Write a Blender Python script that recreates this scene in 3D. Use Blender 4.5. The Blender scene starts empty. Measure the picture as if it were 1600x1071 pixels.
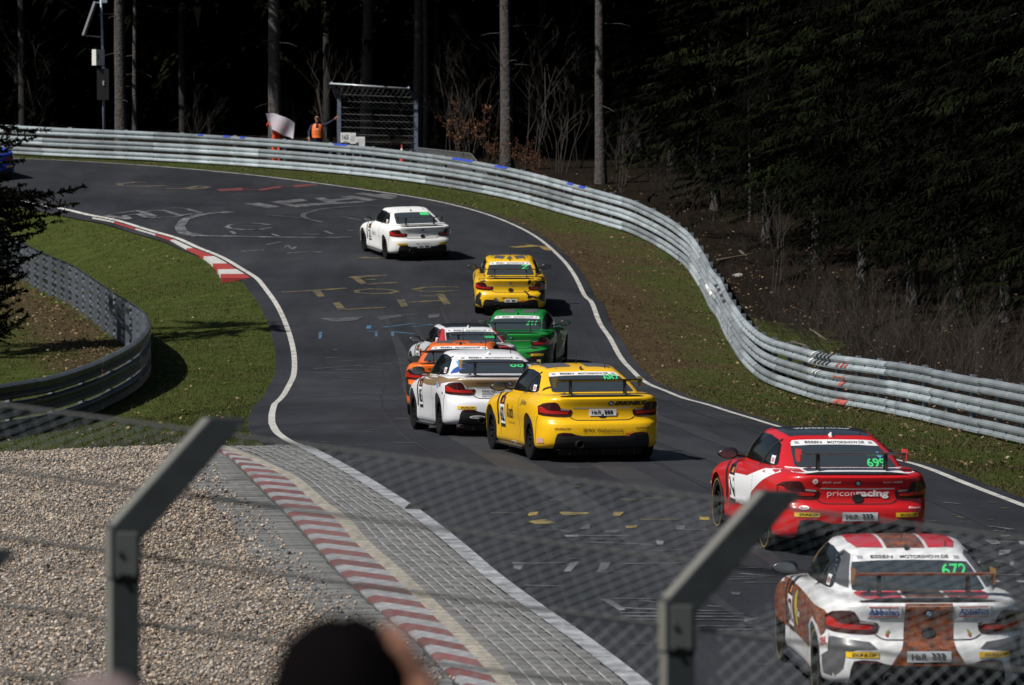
import bpy, bmesh, math, random
import numpy as np
from mathutils import Vector, Matrix, Quaternion
from mathutils.bvhtree import BVHTree
from mathutils.geometry import delaunay_2d_cdt

random.seed(7); np.random.seed(7)
R = math.radians
SC = bpy.context.scene
COL = SC.collection

# ------------------------------------------------------------------ camera, sky, sun, exposure
PITCH = math.atan((535.5 - 116.0) / 8000.0)
cam = bpy.data.cameras.new('camera')
cam.sensor_width = 36.0; cam.lens = 180.0
cam.clip_start = 0.5; cam.clip_end = 6000
cam.dof.use_dof = True; cam.dof.focus_distance = 76.0; cam.dof.aperture_fstop = 6.0
cam_ob = bpy.data.objects.new('camera', cam); COL.objects.link(cam_ob)
cam_ob.location = (0, 0, 0); cam_ob.rotation_euler = (math.pi / 2 - PITCH, 0, 0)
SC.camera = cam_ob

SUN_EL = 47.0
SUN_AZ = math.atan2(-0.83, -0.56)            # measured from +Y towards +X
sun_vec = Vector((math.sin(SUN_AZ) * math.cos(R(SUN_EL)), math.cos(SUN_AZ) * math.cos(R(SUN_EL)), math.sin(R(SUN_EL))))
W = bpy.data.worlds.new('World'); SC.world = W; W.use_nodes = True
wn = W.node_tree.nodes; wl = W.node_tree.links; wn.clear()
wo = wn.new('ShaderNodeOutputWorld'); wb = wn.new('ShaderNodeBackground'); sky = wn.new('ShaderNodeTexSky')
sky.sky_type = 'NISHITA'; sky.sun_disc = False
sky.sun_elevation = R(SUN_EL); sky.sun_rotation = SUN_AZ % (2 * math.pi)
sky.air_density = 1.0; sky.dust_density = 1.2; sky.ozone_density = 1.0
wb.inputs['Strength'].default_value = 0.05
wl.new(sky.outputs[0], wb.inputs[0]); wl.new(wb.outputs[0], wo.inputs[0])
sl = bpy.data.lights.new('sun', 'SUN'); sl.energy = 5.0; sl.angle = R(0.6); sl.color = (1.0, 0.965, 0.915)
so = bpy.data.objects.new('sun', sl); COL.objects.link(so)
so.rotation_euler = (-sun_vec).to_track_quat('-Z', 'Y').to_euler(); so.location = sun_vec * 200
SC.view_settings.view_transform = 'Standard'; SC.view_settings.look = 'None'
SC.view_settings.exposure = 0.0; SC.view_settings.gamma = 1.0; SC.view_settings.use_curve_mapping = False
SC.cycles.max_bounces = 6; SC.cycles.transparent_max_bounces = 12
SC.cycles.use_denoising = True

# ------------------------------------------------------------------ helpers
def ray(px, py):
    u = (px - 800.0) / 8000.0; v = (535.5 - py) / 8000.0
    return u, math.cos(PITCH) + v * math.sin(PITCH), v * math.cos(PITCH) - math.sin(PITCH)
def at(px, py, Y):
    x, y, z = ray(px, py); s = Y / y
    return Vector((x * s, Y, z * s))

def tag(o, label=None, cat=None, group=None, kind=None):
    if label: o['label'] = label
    if cat: o['category'] = cat
    if group: o['group'] = group
    if kind: o['kind'] = kind
    return o
def link(name, data, parent=None, loc=None):
    o = bpy.data.objects.new(name, data); COL.objects.link(o)
    if parent is not None: o.parent = parent
    if loc is not None: o.location = loc
    return o
def empty(name, loc=(0, 0, 0), rz=0.0, parent=None):
    o = bpy.data.objects.new(name, None); COL.objects.link(o); o.location = loc; o.rotation_euler = (0, 0, rz)
    o.empty_display_size = 0.2
    if parent is not None: o.parent = parent
    return o
def mk(name, verts, faces, mat=None, smooth=False, angle=None):
    me = bpy.data.meshes.new(name)
    me.from_pydata([tuple(v) for v in verts], [], [tuple(f) for f in faces]); me.update()
    mats = mat if isinstance(mat, (list, tuple)) else [mat]
    for m in mats:
        if m is not None: me.materials.append(m)
    if smooth or angle: me.shade_smooth()
    if angle: me.set_sharp_from_angle(angle=R(angle))
    return me
def big(name, verts, tris, mat, cols=None, smooth=False):
    """numpy triangle soup or indexed mesh -> mesh, optional per-vertex colours"""
    me = bpy.data.meshes.new(name)
    verts = np.asarray(verts, dtype=np.float32); tris = np.asarray(tris, dtype=np.int32)
    k = tris.shape[1]
    me.vertices.add(len(verts)); me.vertices.foreach_set('co', verts.ravel())
    me.loops.add(tris.size); me.loops.foreach_set('vertex_index', tris.ravel())
    me.polygons.add(len(tris)); me.polygons.foreach_set('loop_start', np.arange(len(tris), dtype=np.int32) * k)
    me.update(calc_edges=True); me.validate()
    if cols is not None:
        a = me.color_attributes.new('tint', 'FLOAT_COLOR', 'POINT')
        c = np.ones((len(verts), 4), dtype=np.float32); c[:, :3] = cols; a.data.foreach_set('color', c.ravel())
    if mat: me.materials.append(mat)
    if smooth: me.shade_smooth()
    return me
class MB:
    """collects boxes, prisms and tubes for ONE mesh"""
    def __init__(s): s.v = []; s.f = []
    def add(s, v, f):
        n = len(s.v); s.v += [Vector(p) for p in v]; s.f += [tuple(i + n for i in q) for q in f]; return s
    def box(s, c, d, rot=None):
        c = Vector(c); x, y, z = d[0] / 2, d[1] / 2, d[2] / 2
        P = [Vector((a * x, b * y, e * z)) for a in (-1, 1) for b in (-1, 1) for e in (-1, 1)]
        if rot is not None: P = [rot @ p for p in P]
        return s.add([c + p for p in P], [(0, 1, 3, 2), (4, 6, 7, 5), (0, 4, 5, 1), (2, 3, 7, 6), (0, 2, 6, 4), (1, 5, 7, 3)])
    def bar(s, a, b, w, h, up=(0, 0, 1)):
        a = Vector(a); b = Vector(b); d = (b - a).normalized(); up = Vector(up)
        sx = d.cross(up)
        if sx.length < 1e-4: sx = Vector((1, 0, 0))
        sx.normalize(); u = sx.cross(d)
        P = []
        for p in (a, b):
            for i, j in ((-1, -1), (1, -1), (1, 1), (-1, 1)): P.append(p + sx * (i * w / 2) + u * (j * h / 2))
        return s.add(P, [(3, 2, 1, 0), (4, 5, 6, 7), (0, 1, 5, 4), (1, 2, 6, 5), (2, 3, 7, 6), (3, 0, 4, 7)])
    def tube(s, pts, rad, n=6, cap=True):
        pts = [Vector(p) for p in pts]; rs = rad if isinstance(rad, (list, tuple)) else [rad] * len(pts)
        base = len(s.v); prev = None
        for i, p in enumerate(pts):
            d = (pts[min(i + 1, len(pts) - 1)] - pts[max(i - 1, 0)])
            if d.length < 1e-9: d = Vector((0, 0, 1))
            d.normalize()
            if prev is None:
                a = d.orthogonal().normalized()
            else:
                a = (prev - d * prev.dot(d))
                a = a.normalized() if a.length > 1e-6 else d.orthogonal().normalized()
            prev = a; b = d.cross(a)
            for k in range(n):
                t = 2 * math.pi * k / n; s.v.append(p + (a * math.cos(t) + b * math.sin(t)) * rs[i])
        for i in range(len(pts) - 1):
            for k in range(n):
                s.f.append((base + i * n + k, base + i * n + (k + 1) % n, base + (i + 1) * n + (k + 1) % n, base + (i + 1) * n + k))
        if cap:
            s.f.append(tuple(base + k for k in reversed(range(n))))
            s.f.append(tuple(base + (len(pts) - 1) * n + k for k in range(n)))
        return s
    def lathe(s, prof, n=16, axis='z', c=(0, 0, 0)):
        base = len(s.v); c = Vector(c)
        for r, h in prof:
            for k in range(n):
                t = 2 * math.pi * k / n; a, b = r * math.cos(t), r * math.sin(t)
                s.v.append(c + Vector({'z': (a, b, h), 'x': (h, a, b), 'y': (a, h, b)}[axis]))
        for i in range(len(prof) - 1):
            for k in range(n):
                s.f.append((base + i * n + k, base + i * n + (k + 1) % n, base + (i + 1) * n + (k + 1) % n, base + (i + 1) * n + k))
        return s
    def mesh(s, name, mat, smooth=False, angle=None): return mk(name, s.v, s.f, mat, smooth, angle)
    def build(s, name, mat, parent=None, loc=None, smooth=False, angle=None):
        return link(name, s.mesh(name, mat, smooth, angle), parent, loc)

# ------------------------------------------------------------------ materials
MATS = {}
def mat(name, col, rough=0.6, metal=0.0, coat=0.0, noise=None, bump=None, rand=0.0, spec=None, attr=None, transl=0.0, alpha=None):
    """col: base colour; noise=(scale, dark colour, amount, detail); bump=(scale, strength, distance); rand: per-object value spread"""
    if name in MATS: return MATS[name]
    m = bpy.data.materials.new(name); m.use_nodes = True; MATS[name] = m
    nt = m.node_tree; N = nt.nodes; L = nt.links; b = N['Principled BSDF']
    b.inputs['Roughness'].default_value = rough; b.inputs['Metallic'].default_value = metal
    b.inputs['Coat Weight'].default_value = coat; b.inputs['Coat Roughness'].default_value = 0.06
    if spec is not None: b.inputs['Specular IOR Level'].default_value = spec
    src = None
    rgb = N.new('ShaderNodeRGB'); rgb.outputs[0].default_value = (*col, 1); src = rgb.outputs[0]
    tc = N.new('ShaderNodeTexCoord')
    if attr:
        at_ = N.new('ShaderNodeVertexColor'); at_.layer_name = attr
        mx = N.new('ShaderNodeMix'); mx.data_type = 'RGBA'; mx.blend_type = 'MULTIPLY'; mx.inputs[0].default_value = 1.0
        L.new(src, mx.inputs[6]); L.new(at_.outputs[0], mx.inputs[7]); src = mx.outputs[2]
    if noise:
        sc_, dark, amt = noise[0], noise[1], noise[2]; det = noise[3] if len(noise) > 3 else 5
        nz = N.new('ShaderNodeTexNoise'); nz.inputs['Scale'].default_value = sc_; nz.inputs['Detail'].default_value = det; nz.inputs['Roughness'].default_value = 0.65
        L.new(tc.outputs['Object'], nz.inputs['Vector'])
        cr = N.new('ShaderNodeValToRGB'); cr.color_ramp.elements[0].position = 0.35; cr.color_ramp.elements[1].position = 0.68
        cr.color_ramp.elements[0].color = (0, 0, 0, 1); cr.color_ramp.elements[1].color = (amt, amt, amt, 1)
        L.new(nz.outputs['Fac'], cr.inputs[0])
        mx = N.new('ShaderNodeMix'); mx.data_type = 'RGBA'
        L.new(cr.outputs[0], mx.inputs[0]); L.new(src, mx.inputs[6]); mx.inputs[7].default_value = (*dark, 1); src = mx.outputs[2]
    if rand:
        oi = N.new('ShaderNodeObjectInfo'); mr = N.new('ShaderNodeMapRange'); mr.inputs[3].default_value = 1 - rand; mr.inputs[4].default_value = 1 + rand * 0.6
        L.new(oi.outputs['Random'], mr.inputs[0])
        mx = N.new('ShaderNodeMix'); mx.data_type = 'RGBA'; mx.blend_type = 'MULTIPLY'; mx.inputs[0].default_value = 1.0
        cb = N.new('ShaderNodeCombineColor')
        for i in range(3): L.new(mr.outputs[0], cb.inputs[i])
        L.new(src, mx.inputs[6]); L.new(cb.outputs[0], mx.inputs[7]); src = mx.outputs[2]
    L.new(src, b.inputs['Base Color'])
    if bump:
        nz = N.new('ShaderNodeTexNoise'); nz.inputs['Scale'].default_value = bump[0]; nz.inputs['Detail'].default_value = 4
        L.new(tc.outputs['Object'], nz.inputs['Vector'])
        bp = N.new('ShaderNodeBump'); bp.inputs['Strength'].default_value = bump[1]; bp.inputs['Distance'].default_value = bump[2]
        L.new(nz.outputs['Fac'], bp.inputs['Height']); L.new(bp.outputs[0], b.inputs['Normal'])
    if transl:
        tr = N.new('ShaderNodeBsdfTranslucent'); L.new(src, tr.inputs[0]); ms = N.new('ShaderNodeMixShader'); ms.inputs[0].default_value = transl
        L.new(b.outputs[0], ms.inputs[1]); L.new(tr.outputs[0], ms.inputs[2]); L.new(ms.outputs[0], N['Material Output'].inputs[0])
    if alpha is not None: b.inputs['Alpha'].default_value = alpha
    return m

# ------------------------------------------------------------------ terrain function
_pc = [(-400, 6), (-60, 0.0), (-8, -1.75), (0, -1.75), (6.5, -2.45), (17.5, -4.0), (30, -5.1), (40, -5.45), (49, -5.45), (57, -5.35), (71, -5.40), (78, -5.55),
       (91, -6.08), (102, -6.47), (109, -6.62), (114.5, -6.58), (124, -5.96), (138, -5.06), (153, -4.25), (165, -3.6), (176, -2.9), (190, -2.4), (215, -1.5), (240, 1.5), (290, 9), (400, 14), (900, 20), (3000, 30)]
_ys = np.arange(-400, 3000, 0.5)
_pz = np.interp(_ys, [a for a, b in _pc], [b for a, b in _pc])
_k = np.exp(-0.5 * (np.arange(-24, 25) * 0.5 / 3.0) ** 2); _k /= _k.sum()
_pz = np.convolve(np.pad(_pz, 24, mode='edge'), _k, mode='valid')
def pbase(Y): return np.interp(Y, _ys, _pz)

# guard rail foot lines, (pixel x, pixel y, distance)
RAIL_R = [(1780, 745, 79), (1600, 696.5, 88), (1500, 673, 93), (1400, 650, 98.5), (1300, 633, 104.5), (1250, 618, 108.5), (1200, 599, 113), (1165, 568, 119.3), (1140, 530, 126), (1118, 488, 133.5),
          (1100, 452, 139), (1060, 406, 148), (1000, 371, 153.5), (950, 353, 156), (900, 340, 158.5), (840, 323, 162), (780, 308.5, 165), (700, 294, 168.5), (600, 280, 171.5), (500, 270, 173.5), (400, 262.5, 175),
          (300, 256, 176), (200, 251, 176.5), (100, 247, 177), (0, 241.5, 178), (-150, 232, 179.5), (-350, 220, 182)]
RAIL_L = [(-420, 792, 89), (-200, 730, 94), (-80, 703, 97), (0, 686, 99), (60, 676, 100.5), (105, 664, 102.3), (157, 641, 104.5), (200, 615, 107), (219, 597, 109.5), (225, 580, 112), (219, 563, 115), (205, 549, 118),
          (170, 525, 123.5), (130, 495, 130), (100, 474, 135.5), (55, 453, 142), (20, 434, 147), (-60, 398, 155), (-200, 352, 164)]
P_R = [at(*q) for q in RAIL_R]; P_L = [at(*q) for q in RAIL_L]
_ctrl = []
def cadd(x, y, dz): _ctrl.append((x, y, dz))
for q in P_R: cadd(q.x, q.y, q.z - float(pbase(q.y)))
for q in P_L: cadd(q.x, q.y, q.z - float(pbase(q.y)))
for Y in range(36, 134, 7):
    for fx in (-0.055, -0.01, 0.03):
        if Y < 78: cadd((fx - 0.01 if fx < 0 else fx + 0.03) * Y, Y, 0.0)
        else: cadd(fx * Y * 0.75, Y, 0.0)
for px, py, Y in [(410, 445, 133), (560, 420, 137), (700, 420, 137), (800, 400, 139), (300, 385, 146), (500, 380, 145), (650, 350, 149), (180, 346, 152), (400, 330, 154), (560, 320, 155.5), (60, 322, 157), (250, 300, 160), (400, 300, 160), (0, 300, 163), (150, 275, 167), (-200, 290, 165)]:
    cadd((px - 800) / 8000 * Y, Y, 0.0)
for Y in (58, 66): cadd(8.0, Y, -0.1)
for q, dx, dy, dd in [(P_R[1], 8, 0, 0.3), (P_R[4], 8, 3, 0.4), (P_R[7], 8, 5, 0.5), (P_R[9], 9, 6, 0.2), (P_R[12], 8, 8, 0.0), (P_R[15], 2, 10, 0), (P_R[1], 22, 4, 1.5), (P_R[6], 20, 8, 2), (P_R[10], 22, 8, 2), (P_R[18], 2, 10, -.2), (P_R[24], 0, 10, -.2)]:
    cadd(q.x + dx, q.y + dy, q.z - float(pbase(q.y)) + dd)
for x, y in [(-60, 60), (-60, 120), (60, 60), (60, 120), (60, 200), (0, 250), (-60, 200), (0, 0), (-30, 20), (30, 20)]: cadd(x, y, 0.0)
_C = np.array(_ctrl); _cc = 2.5
def _phi(r2): return np.sqrt(r2 + _cc * _cc)
_A = _phi((_C[:, None, 0] - _C[None, :, 0]) ** 2 + (_C[:, None, 1] - _C[None, :, 1]) ** 2) 
_wt = np.linalg.lstsq(_A + np.eye(len(_C)) * -0.25, _C[:, 2], rcond=None)[0]
def hgt(X, Y):
    X = np.asarray(X, dtype=float); Y = np.asarray(Y, dtype=float); sh = np.broadcast(X, Y).shape
    Xf = np.broadcast_to(X, sh).ravel(); Yf = np.broadcast_to(Y, sh).ravel(); out = np.zeros(Xf.shape)
    for i in range(0, len(Xf), 20000):
        a = Xf[i:i + 20000]; b = Yf[i:i + 20000]
        d = _phi((a[:, None] - _C[None, :, 0]) ** 2 + (b[:, None] - _C[None, :, 1]) ** 2) @ _wt
        fade = np.clip(1 - (np.maximum(np.abs(a) - 60, 0) + np.maximum(b - 250, 0) + np.maximum(-b, 0)) / 60, 0, 1)
        out[i:i + 20000] = np.clip(d, -4, 4) * fade
    return (out + pbase(Yf)).reshape(sh)
def gz(x, y): return float(hgt(x, y))
_SY = np.arange(36.0, 260.0, 0.25)
def gpix(px, py):
    """where the line of sight through a picture point meets the ground"""
    x, y, z = ray(px, py); X = x / y * _SY; Z = z / y * _SY; g = hgt(X, _SY) - Z
    idx = np.where(g >= 0)[0]
    if len(idx) == 0: Y = 170.0
    else:
        i = idx[0]; Y = _SY[i] if i == 0 else _SY[i - 1] + 0.25 * (-g[i - 1]) / (g[i] - g[i - 1])
    return Vector((x / y * Y, Y, z / y * Y))
def gp(L): return [gpix(*q[:2]) for q in L]
def smooth_path(pts, step=0.5):
    P = np.array([(p[0], p[1]) for p in pts], dtype=float)
    P = np.vstack([2 * P[0] - P[1], P, 2 * P[-1] - P[-2]]); out = []
    for i in range(1, len(P) - 2):
        n = max(2, int(np.linalg.norm(P[i + 1] - P[i]) / 0.1))
        for t in np.arange(n) / n:
            out.append(0.5 * (2 * P[i] + (P[i + 1] - P[i - 1]) * t + (2 * P[i - 1] - 5 * P[i] + 4 * P[i + 1] - P[i + 2]) * t * t + (3 * P[i] - P[i - 1] - 3 * P[i + 1] + P[i + 2]) * t ** 3))
    out.append(P[-2]); out = np.array(out)
    for _ in range(12): out[1:-1] = 0.25 * out[:-2] + 0.5 * out[1:-1] + 0.25 * out[2:]
    s = np.concatenate([[0], np.cumsum(np.linalg.norm(np.diff(out, axis=0), axis=1))])
    n = int(s[-1] / step); q = np.linspace(0, s[-1], n + 1)
    return np.stack([np.interp(q, s, out[:, 0]), np.interp(q, s, out[:, 1])], 1)
def normals2(P):
    d = np.gradient(P, axis=0); d /= np.linalg.norm(d, axis=1)[:, None] + 1e-9
    return np.stack([d[:, 1], -d[:, 0]], 1)          # to the right of the running direction
def ribbon(P, o0, o1, dz, m, name, parent=None, kind='structure'):
    n = normals2(P); a = P + n * (np.asarray(o0).reshape(-1, 1) if np.ndim(o0) else o0); b = P + n * (np.asarray(o1).reshape(-1, 1) if np.ndim(o1) else o1)
    V = np.vstack([np.c_[a, hgt(a[:, 0], a[:, 1]) + dz], np.c_[b, hgt(b[:, 0], b[:, 1]) + dz]]); k = len(P)
    me = mk(name, V, [(i, i + 1, k + i + 1, k + i) for i in range(k - 1)], m)
    o = link(name, me, parent)
    if parent is None and kind: o['kind'] = kind
    return o
def flip_up(me):
    bm = bmesh.new(); bm.from_mesh(me); bmesh.ops.recalc_face_normals(bm, faces=bm.faces)
    if sum(f.normal.z * f.calc_area() for f in bm.faces) < 0: bmesh.ops.reverse_faces(bm, faces=bm.faces)
    bm.to_mesh(me); bm.free()
def sheet(outline, dz, m, name, step=1.0, parent=None):
    """ground-following sheet inside a plan outline [(x,y)]"""
    O = []
    for i in range(len(outline)):
        a = np.array(outline[i][:2]); b = np.array(outline[(i + 1) % len(outline)][:2]); n = max(1, int(np.linalg.norm(b - a) / step))
        for t in range(n): O.append(a + (b - a) * t / n)
    O = np.array(O); x0, y0 = O.min(0); x1, y1 = O.max(0)
    G = np.array([(x, y) for x in np.arange(x0 + step / 2, x1, step) for y in np.arange(y0 + step / 2, y1, step)])
    V = [Vector(o) for o in O] + [Vector(g) for g in G]
    r = delaunay_2d_cdt(V, [], [list(range(len(O)))], 1, 1e-5)
    X = np.array([(v.x, v.y) for v in r[0]]); Z = hgt(X[:, 0], X[:, 1]) + dz
    me = mk(name, np.c_[X, Z], [f for f in r[2]], m); flip_up(me)
    return link(name, me, parent)
# ------------------------------------------------------------------ ground materials
def mat_ground():
    m = bpy.data.materials.new('ground_soil_grass'); m.use_nodes = True
    N = m.node_tree.nodes; L = m.node_tree.links; b = N['Principled BSDF']; b.inputs['Roughness'].default_value = 0.95; b.inputs['Specular IOR Level'].default_value = 0.1
    tc = N.new('ShaderNodeTexCoord'); va = N.new('ShaderNodeVertexColor'); va.layer_name = 'tint'
    sp = N.new('ShaderNodeSeparateColor'); L.new(va.outputs[0], sp.inputs[0])
    def nz(sc, det=5, ro=0.6):
        n = N.new('ShaderNodeTexNoise'); n.inputs['Scale'].default_value = sc; n.inputs['Detail'].default_value = det; n.inputs['Roughness'].default_value = ro
        L.new(tc.outputs['Object'], n.inputs['Vector']); return n.outputs['Fac']
    def ramp(src, stops):
        c = N.new('ShaderNodeValToRGB'); e = c.color_ramp.elements
        e[0].position, e[0].color = stops[0][0], (*stops[0][1], 1); e[1].position, e[1].color = stops[-1][0], (*stops[-1][1], 1)
        for p, col in stops[1:-1]:
            x = e.new(p); x.color = (*col, 1)
        L.new(src, c.inputs[0]); return c.outputs[0]
    def mix(f, a, bb):
        x = N.new('ShaderNodeMix'); x.data_type = 'RGBA'
        if isinstance(f, float): x.inputs[0].default_value = f
        else: L.new(f, x.inputs[0])
        L.new(a, x.inputs[6]); L.new(bb, x.inputs[7]); return x.outputs[2]
    def mth(op, a, bb):
        x = N.new('ShaderNodeMath'); x.operation = op
        for i, q in enumerate((a, bb)):
            if isinstance(q, (int, float)): x.inputs[i].default_value = q
            else: L.new(q, x.inputs[i])
        x.use_clamp = False; return x.outputs[0]
    grass = ramp(nz(2.2, 8, 0.75), [(0.3, (0.024, 0.034, 0.007)), (0.5, (0.050, 0.066, 0.013)), (0.7, (0.084, 0.090, 0.026))])
    dry = ramp(nz(3.5, 8, 0.75), [(0.3, (0.03, 0.02, 0.011)), (0.5, (0.07, 0.048, 0.024)), (0.72, (0.115, 0.082, 0.044))])
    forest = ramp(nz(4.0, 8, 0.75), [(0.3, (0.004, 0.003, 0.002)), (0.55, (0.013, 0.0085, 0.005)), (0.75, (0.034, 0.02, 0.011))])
    # dry patches: zone attribute + large noise
    big_n = nz(0.35, 5, 0.7)
    f = mth('ADD', sp.outputs[0], mth('MULTIPLY', mth('SUBTRACT', big_n, 0.5), 1.6))
    fr = N.new('ShaderNodeMapRange'); fr.inputs[1].default_value = 0.25; fr.inputs[2].default_value = 0.75; L.new(f, fr.inputs[0])
    c = mix(fr.outputs[0], grass, dry)
    f2 = mth('ADD', sp.outputs[1], mth('MULTIPLY', mth('SUBTRACT', nz(0.8, 4), 0.5), 0.8))
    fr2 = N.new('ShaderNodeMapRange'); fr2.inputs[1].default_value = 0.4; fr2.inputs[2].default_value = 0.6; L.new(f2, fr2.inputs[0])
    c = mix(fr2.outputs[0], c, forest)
    L.new(c, b.inputs['Base Color'])
    bp = N.new('ShaderNodeBump'); bp.inputs['Strength'].default_value = 0.9; bp.inputs['Distance'].default_value = 0.06
    L.new(nz(14, 6, 0.7), bp.inputs['Height']); L.new(bp.outputs[0], b.inputs['Normal'])
    return m
def mat_asphalt():
    m = bpy.data.materials.new('asphalt'); m.use_nodes = True
    N = m.node_tree.nodes; L = m.node_tree.links; b = N['Principled BSDF']; b.inputs['Roughness'].default_value = 0.92; b.inputs['Specular IOR Level'].default_value = 0.08
    tc = N.new('ShaderNodeTexCoord')
    def nz(sc, det, ro, st=None):
        n = N.new('ShaderNodeTexNoise'); n.inputs['Scale'].default_value = sc; n.inputs['Detail'].default_value = det; n.inputs['Roughness'].default_value = ro
        if st:
            mp = N.new('ShaderNodeMapping'); mp.inputs['Scale'].default_value = st; L.new(tc.outputs['Object'], mp.inputs[0]); L.new(mp.outputs[0], n.inputs['Vector'])
        else: L.new(tc.outputs['Object'], n.inputs['Vector'])
        return n.outputs['Fac']
    def ramp(src, a, ca, bb, cb):
        c = N.new('ShaderNodeValToRGB'); e = c.color_ramp.elements; e[0].position = a; e[0].color = (*ca, 1); e[1].position = bb; e[1].color = (*cb, 1); L.new(src, c.inputs[0]); return c.outputs[0]
    base = ramp(nz(0.22, 6, 0.6), 0.3, (0.024, 0.0255, 0.031), 0.7, (0.042, 0.0435, 0.050))
    streak = ramp(nz(1.0, 6, 0.7, (0.5, 0.07, 0.5)), 0.33, (0.62, 0.62, 0.62), 0.7, (1.22, 1.22, 1.22))
    grain = ramp(nz(55, 3, 0.8), 0.3, (0.68, 0.68, 0.68), 0.72, (1.35, 1.35, 1.35))
    cur = base
    for s in (streak, grain):
        x = N.new('ShaderNodeMix'); x.data_type = 'RGBA'; x.blend_type = 'MULTIPLY'; x.inputs[0].default_value = 1.0
        L.new(cur, x.inputs[6]); L.new(s, x.inputs[7]); cur = x.outputs[2]
    # worn pale scuffs
    sc = ramp(nz(2.6, 7, 0.75, (0.25, 1.4, 1)), 0.64, (0, 0, 0), 0.78, (0.45, 0.45, 0.45))
    x = N.new('ShaderNodeMix'); x.data_type = 'RGBA'; L.new(sc, x.inputs[0]); L.new(cur, x.inputs[6]); x.inputs[7].default_value = (0.13, 0.13, 0.13, 1); cur = x.outputs[2]
    L.new(cur, b.inputs['Base Color'])
    bp = N.new('ShaderNodeBump'); bp.inputs['Strength'].default_value = 0.35; bp.inputs['Distance'].default_value = 0.01; L.new(nz(40, 4, 0.7), bp.inputs['Height']); L.new(bp.outputs[0], b.inputs['Normal'])
    return m
def mat_worn(name, col, wear, scale=3.0, under=(0.045, 0.045, 0.05)):
    """paint on asphalt, worn through in patches"""
    m = bpy.data.materials.new(name); m.use_nodes = True; N = m.node_tree.nodes; L = m.node_tree.links; b = N['Principled BSDF']; b.inputs['Roughness'].default_value = 0.7
    tc = N.new('ShaderNodeTexCoord'); n = N.new('ShaderNodeTexNoise'); n.inputs['Scale'].default_value = scale; n.inputs['Detail'].default_value = 8; n.inputs['Roughness'].default_value = 0.75
    L.new(tc.outputs['Object'], n.inputs['Vector'])
    c = N.new('ShaderNodeValToRGB'); e = c.color_ramp.elements; e[0].position = wear - 0.10; e[0].color = (*under, 1); e[1].position = wear + 0.14; e[1].color = (*col, 1)
    L.new(n.outputs['Fac'], c.inputs[0]); L.new(c.outputs[0], b.inputs['Base Color']); return m
M_ground = mat_ground(); M_asph = mat_asphalt()
M_line = mat_worn('line_paint_white', (0.52, 0.51, 0.47), 0.40, 4, (0.14, 0.14, 0.13))
M_linew = mat_worn('line_paint_worn', (0.42, 0.43, 0.45), 0.47, 3.5, (0.13, 0.135, 0.14))
M_gy = mat_worn('chalk_yellow', (0.21, 0.16, 0.045), 0.52, 2.5, (.034, .034, .036)); M_gw = mat_worn('chalk_white', (0.21, 0.215, 0.225), 0.52, 2.5, (.034, .034, .038)); M_gf = mat_worn('chalk_faint', (0.10, 0.105, 0.115), 0.50, 2.5, (.034, .034, .038))
M_gr = mat_worn('chalk_red', (0.26, 0.03, 0.025), 0.50, 2.5, (.034, .034, .038)); M_gb = mat_worn('chalk_blue', (0.05, 0.18, 0.32), 0.46); M_gww = mat_worn('chalk_bright', (0.36, 0.36, 0.37), 0.48, 3, (.04, .04, .044)); M_gy2 = mat_worn('chalk_bright_yellow', (0.40, 0.28, 0.04), 0.47, 3, (.04, .04, .042))

# ------------------------------------------------------------------ track edges
LEFT = [(-260, 268), (-140, 285), (0, 310), (60, 322), (120, 333.5), (180, 346), (240, 364), (300, 385), (350, 406), (385, 427), (412, 450), (430, 475), (445, 505), (455, 535), (460, 565), (458, 592), (447, 614),
        (432, 632), (425, 650), (428, 672), (446, 690), (480, 705), (520, 726), (560, 749), (600, 774), (640, 800), (680, 830), (720, 863), (760, 898), (800, 929), (850, 965), (900, 1000), (950, 1038), (1000, 1078), (1080, 1150), (1200, 1260)]
RIGHT = [(-260, 240), (-100, 245), (20, 249), (100, 252.5), (200, 258.5), (300, 266), (400, 276), (500, 288.5), (600, 303), (660, 312), (720, 325), (780, 344), (830, 367), (862, 391), (885, 416), (905, 445), (930, 490), (958, 540), (980, 574), (1003, 597), (1040, 614),
         (1100, 634), (1160, 653), (1230, 674), (1300, 694), (1400, 723), (1500, 757), (1600, 795), (1760, 862), (1950, 950), (2200, 1080)]
PL = smooth_path(gp(LEFT), 0.5); PR = smooth_path(gp(RIGHT), 0.5)
for _ in range(14): PR[1:-1] = 0.25 * PR[:-2] + 0.5 * PR[1:-1] + 0.25 * PR[2:]
nl = normals2(PL); nr = normals2(PR)          # both run far -> near; right of travel points to the driver's left side
# left edge: travel towards the camera, so right-of-travel is -x (outside, left)
if nl[len(nl) // 2][0] > 0: nl = -nl
EDGE_L = PL + nl * 0.42
nro = nr.copy()
if nro[len(nro) - 30][0] < 0: nro = -nro
EDGE_R = PR + nro * 0.28
outline = [tuple(p) for p in EDGE_L] + [tuple(p) for p in EDGE_R[::-1]]

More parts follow.
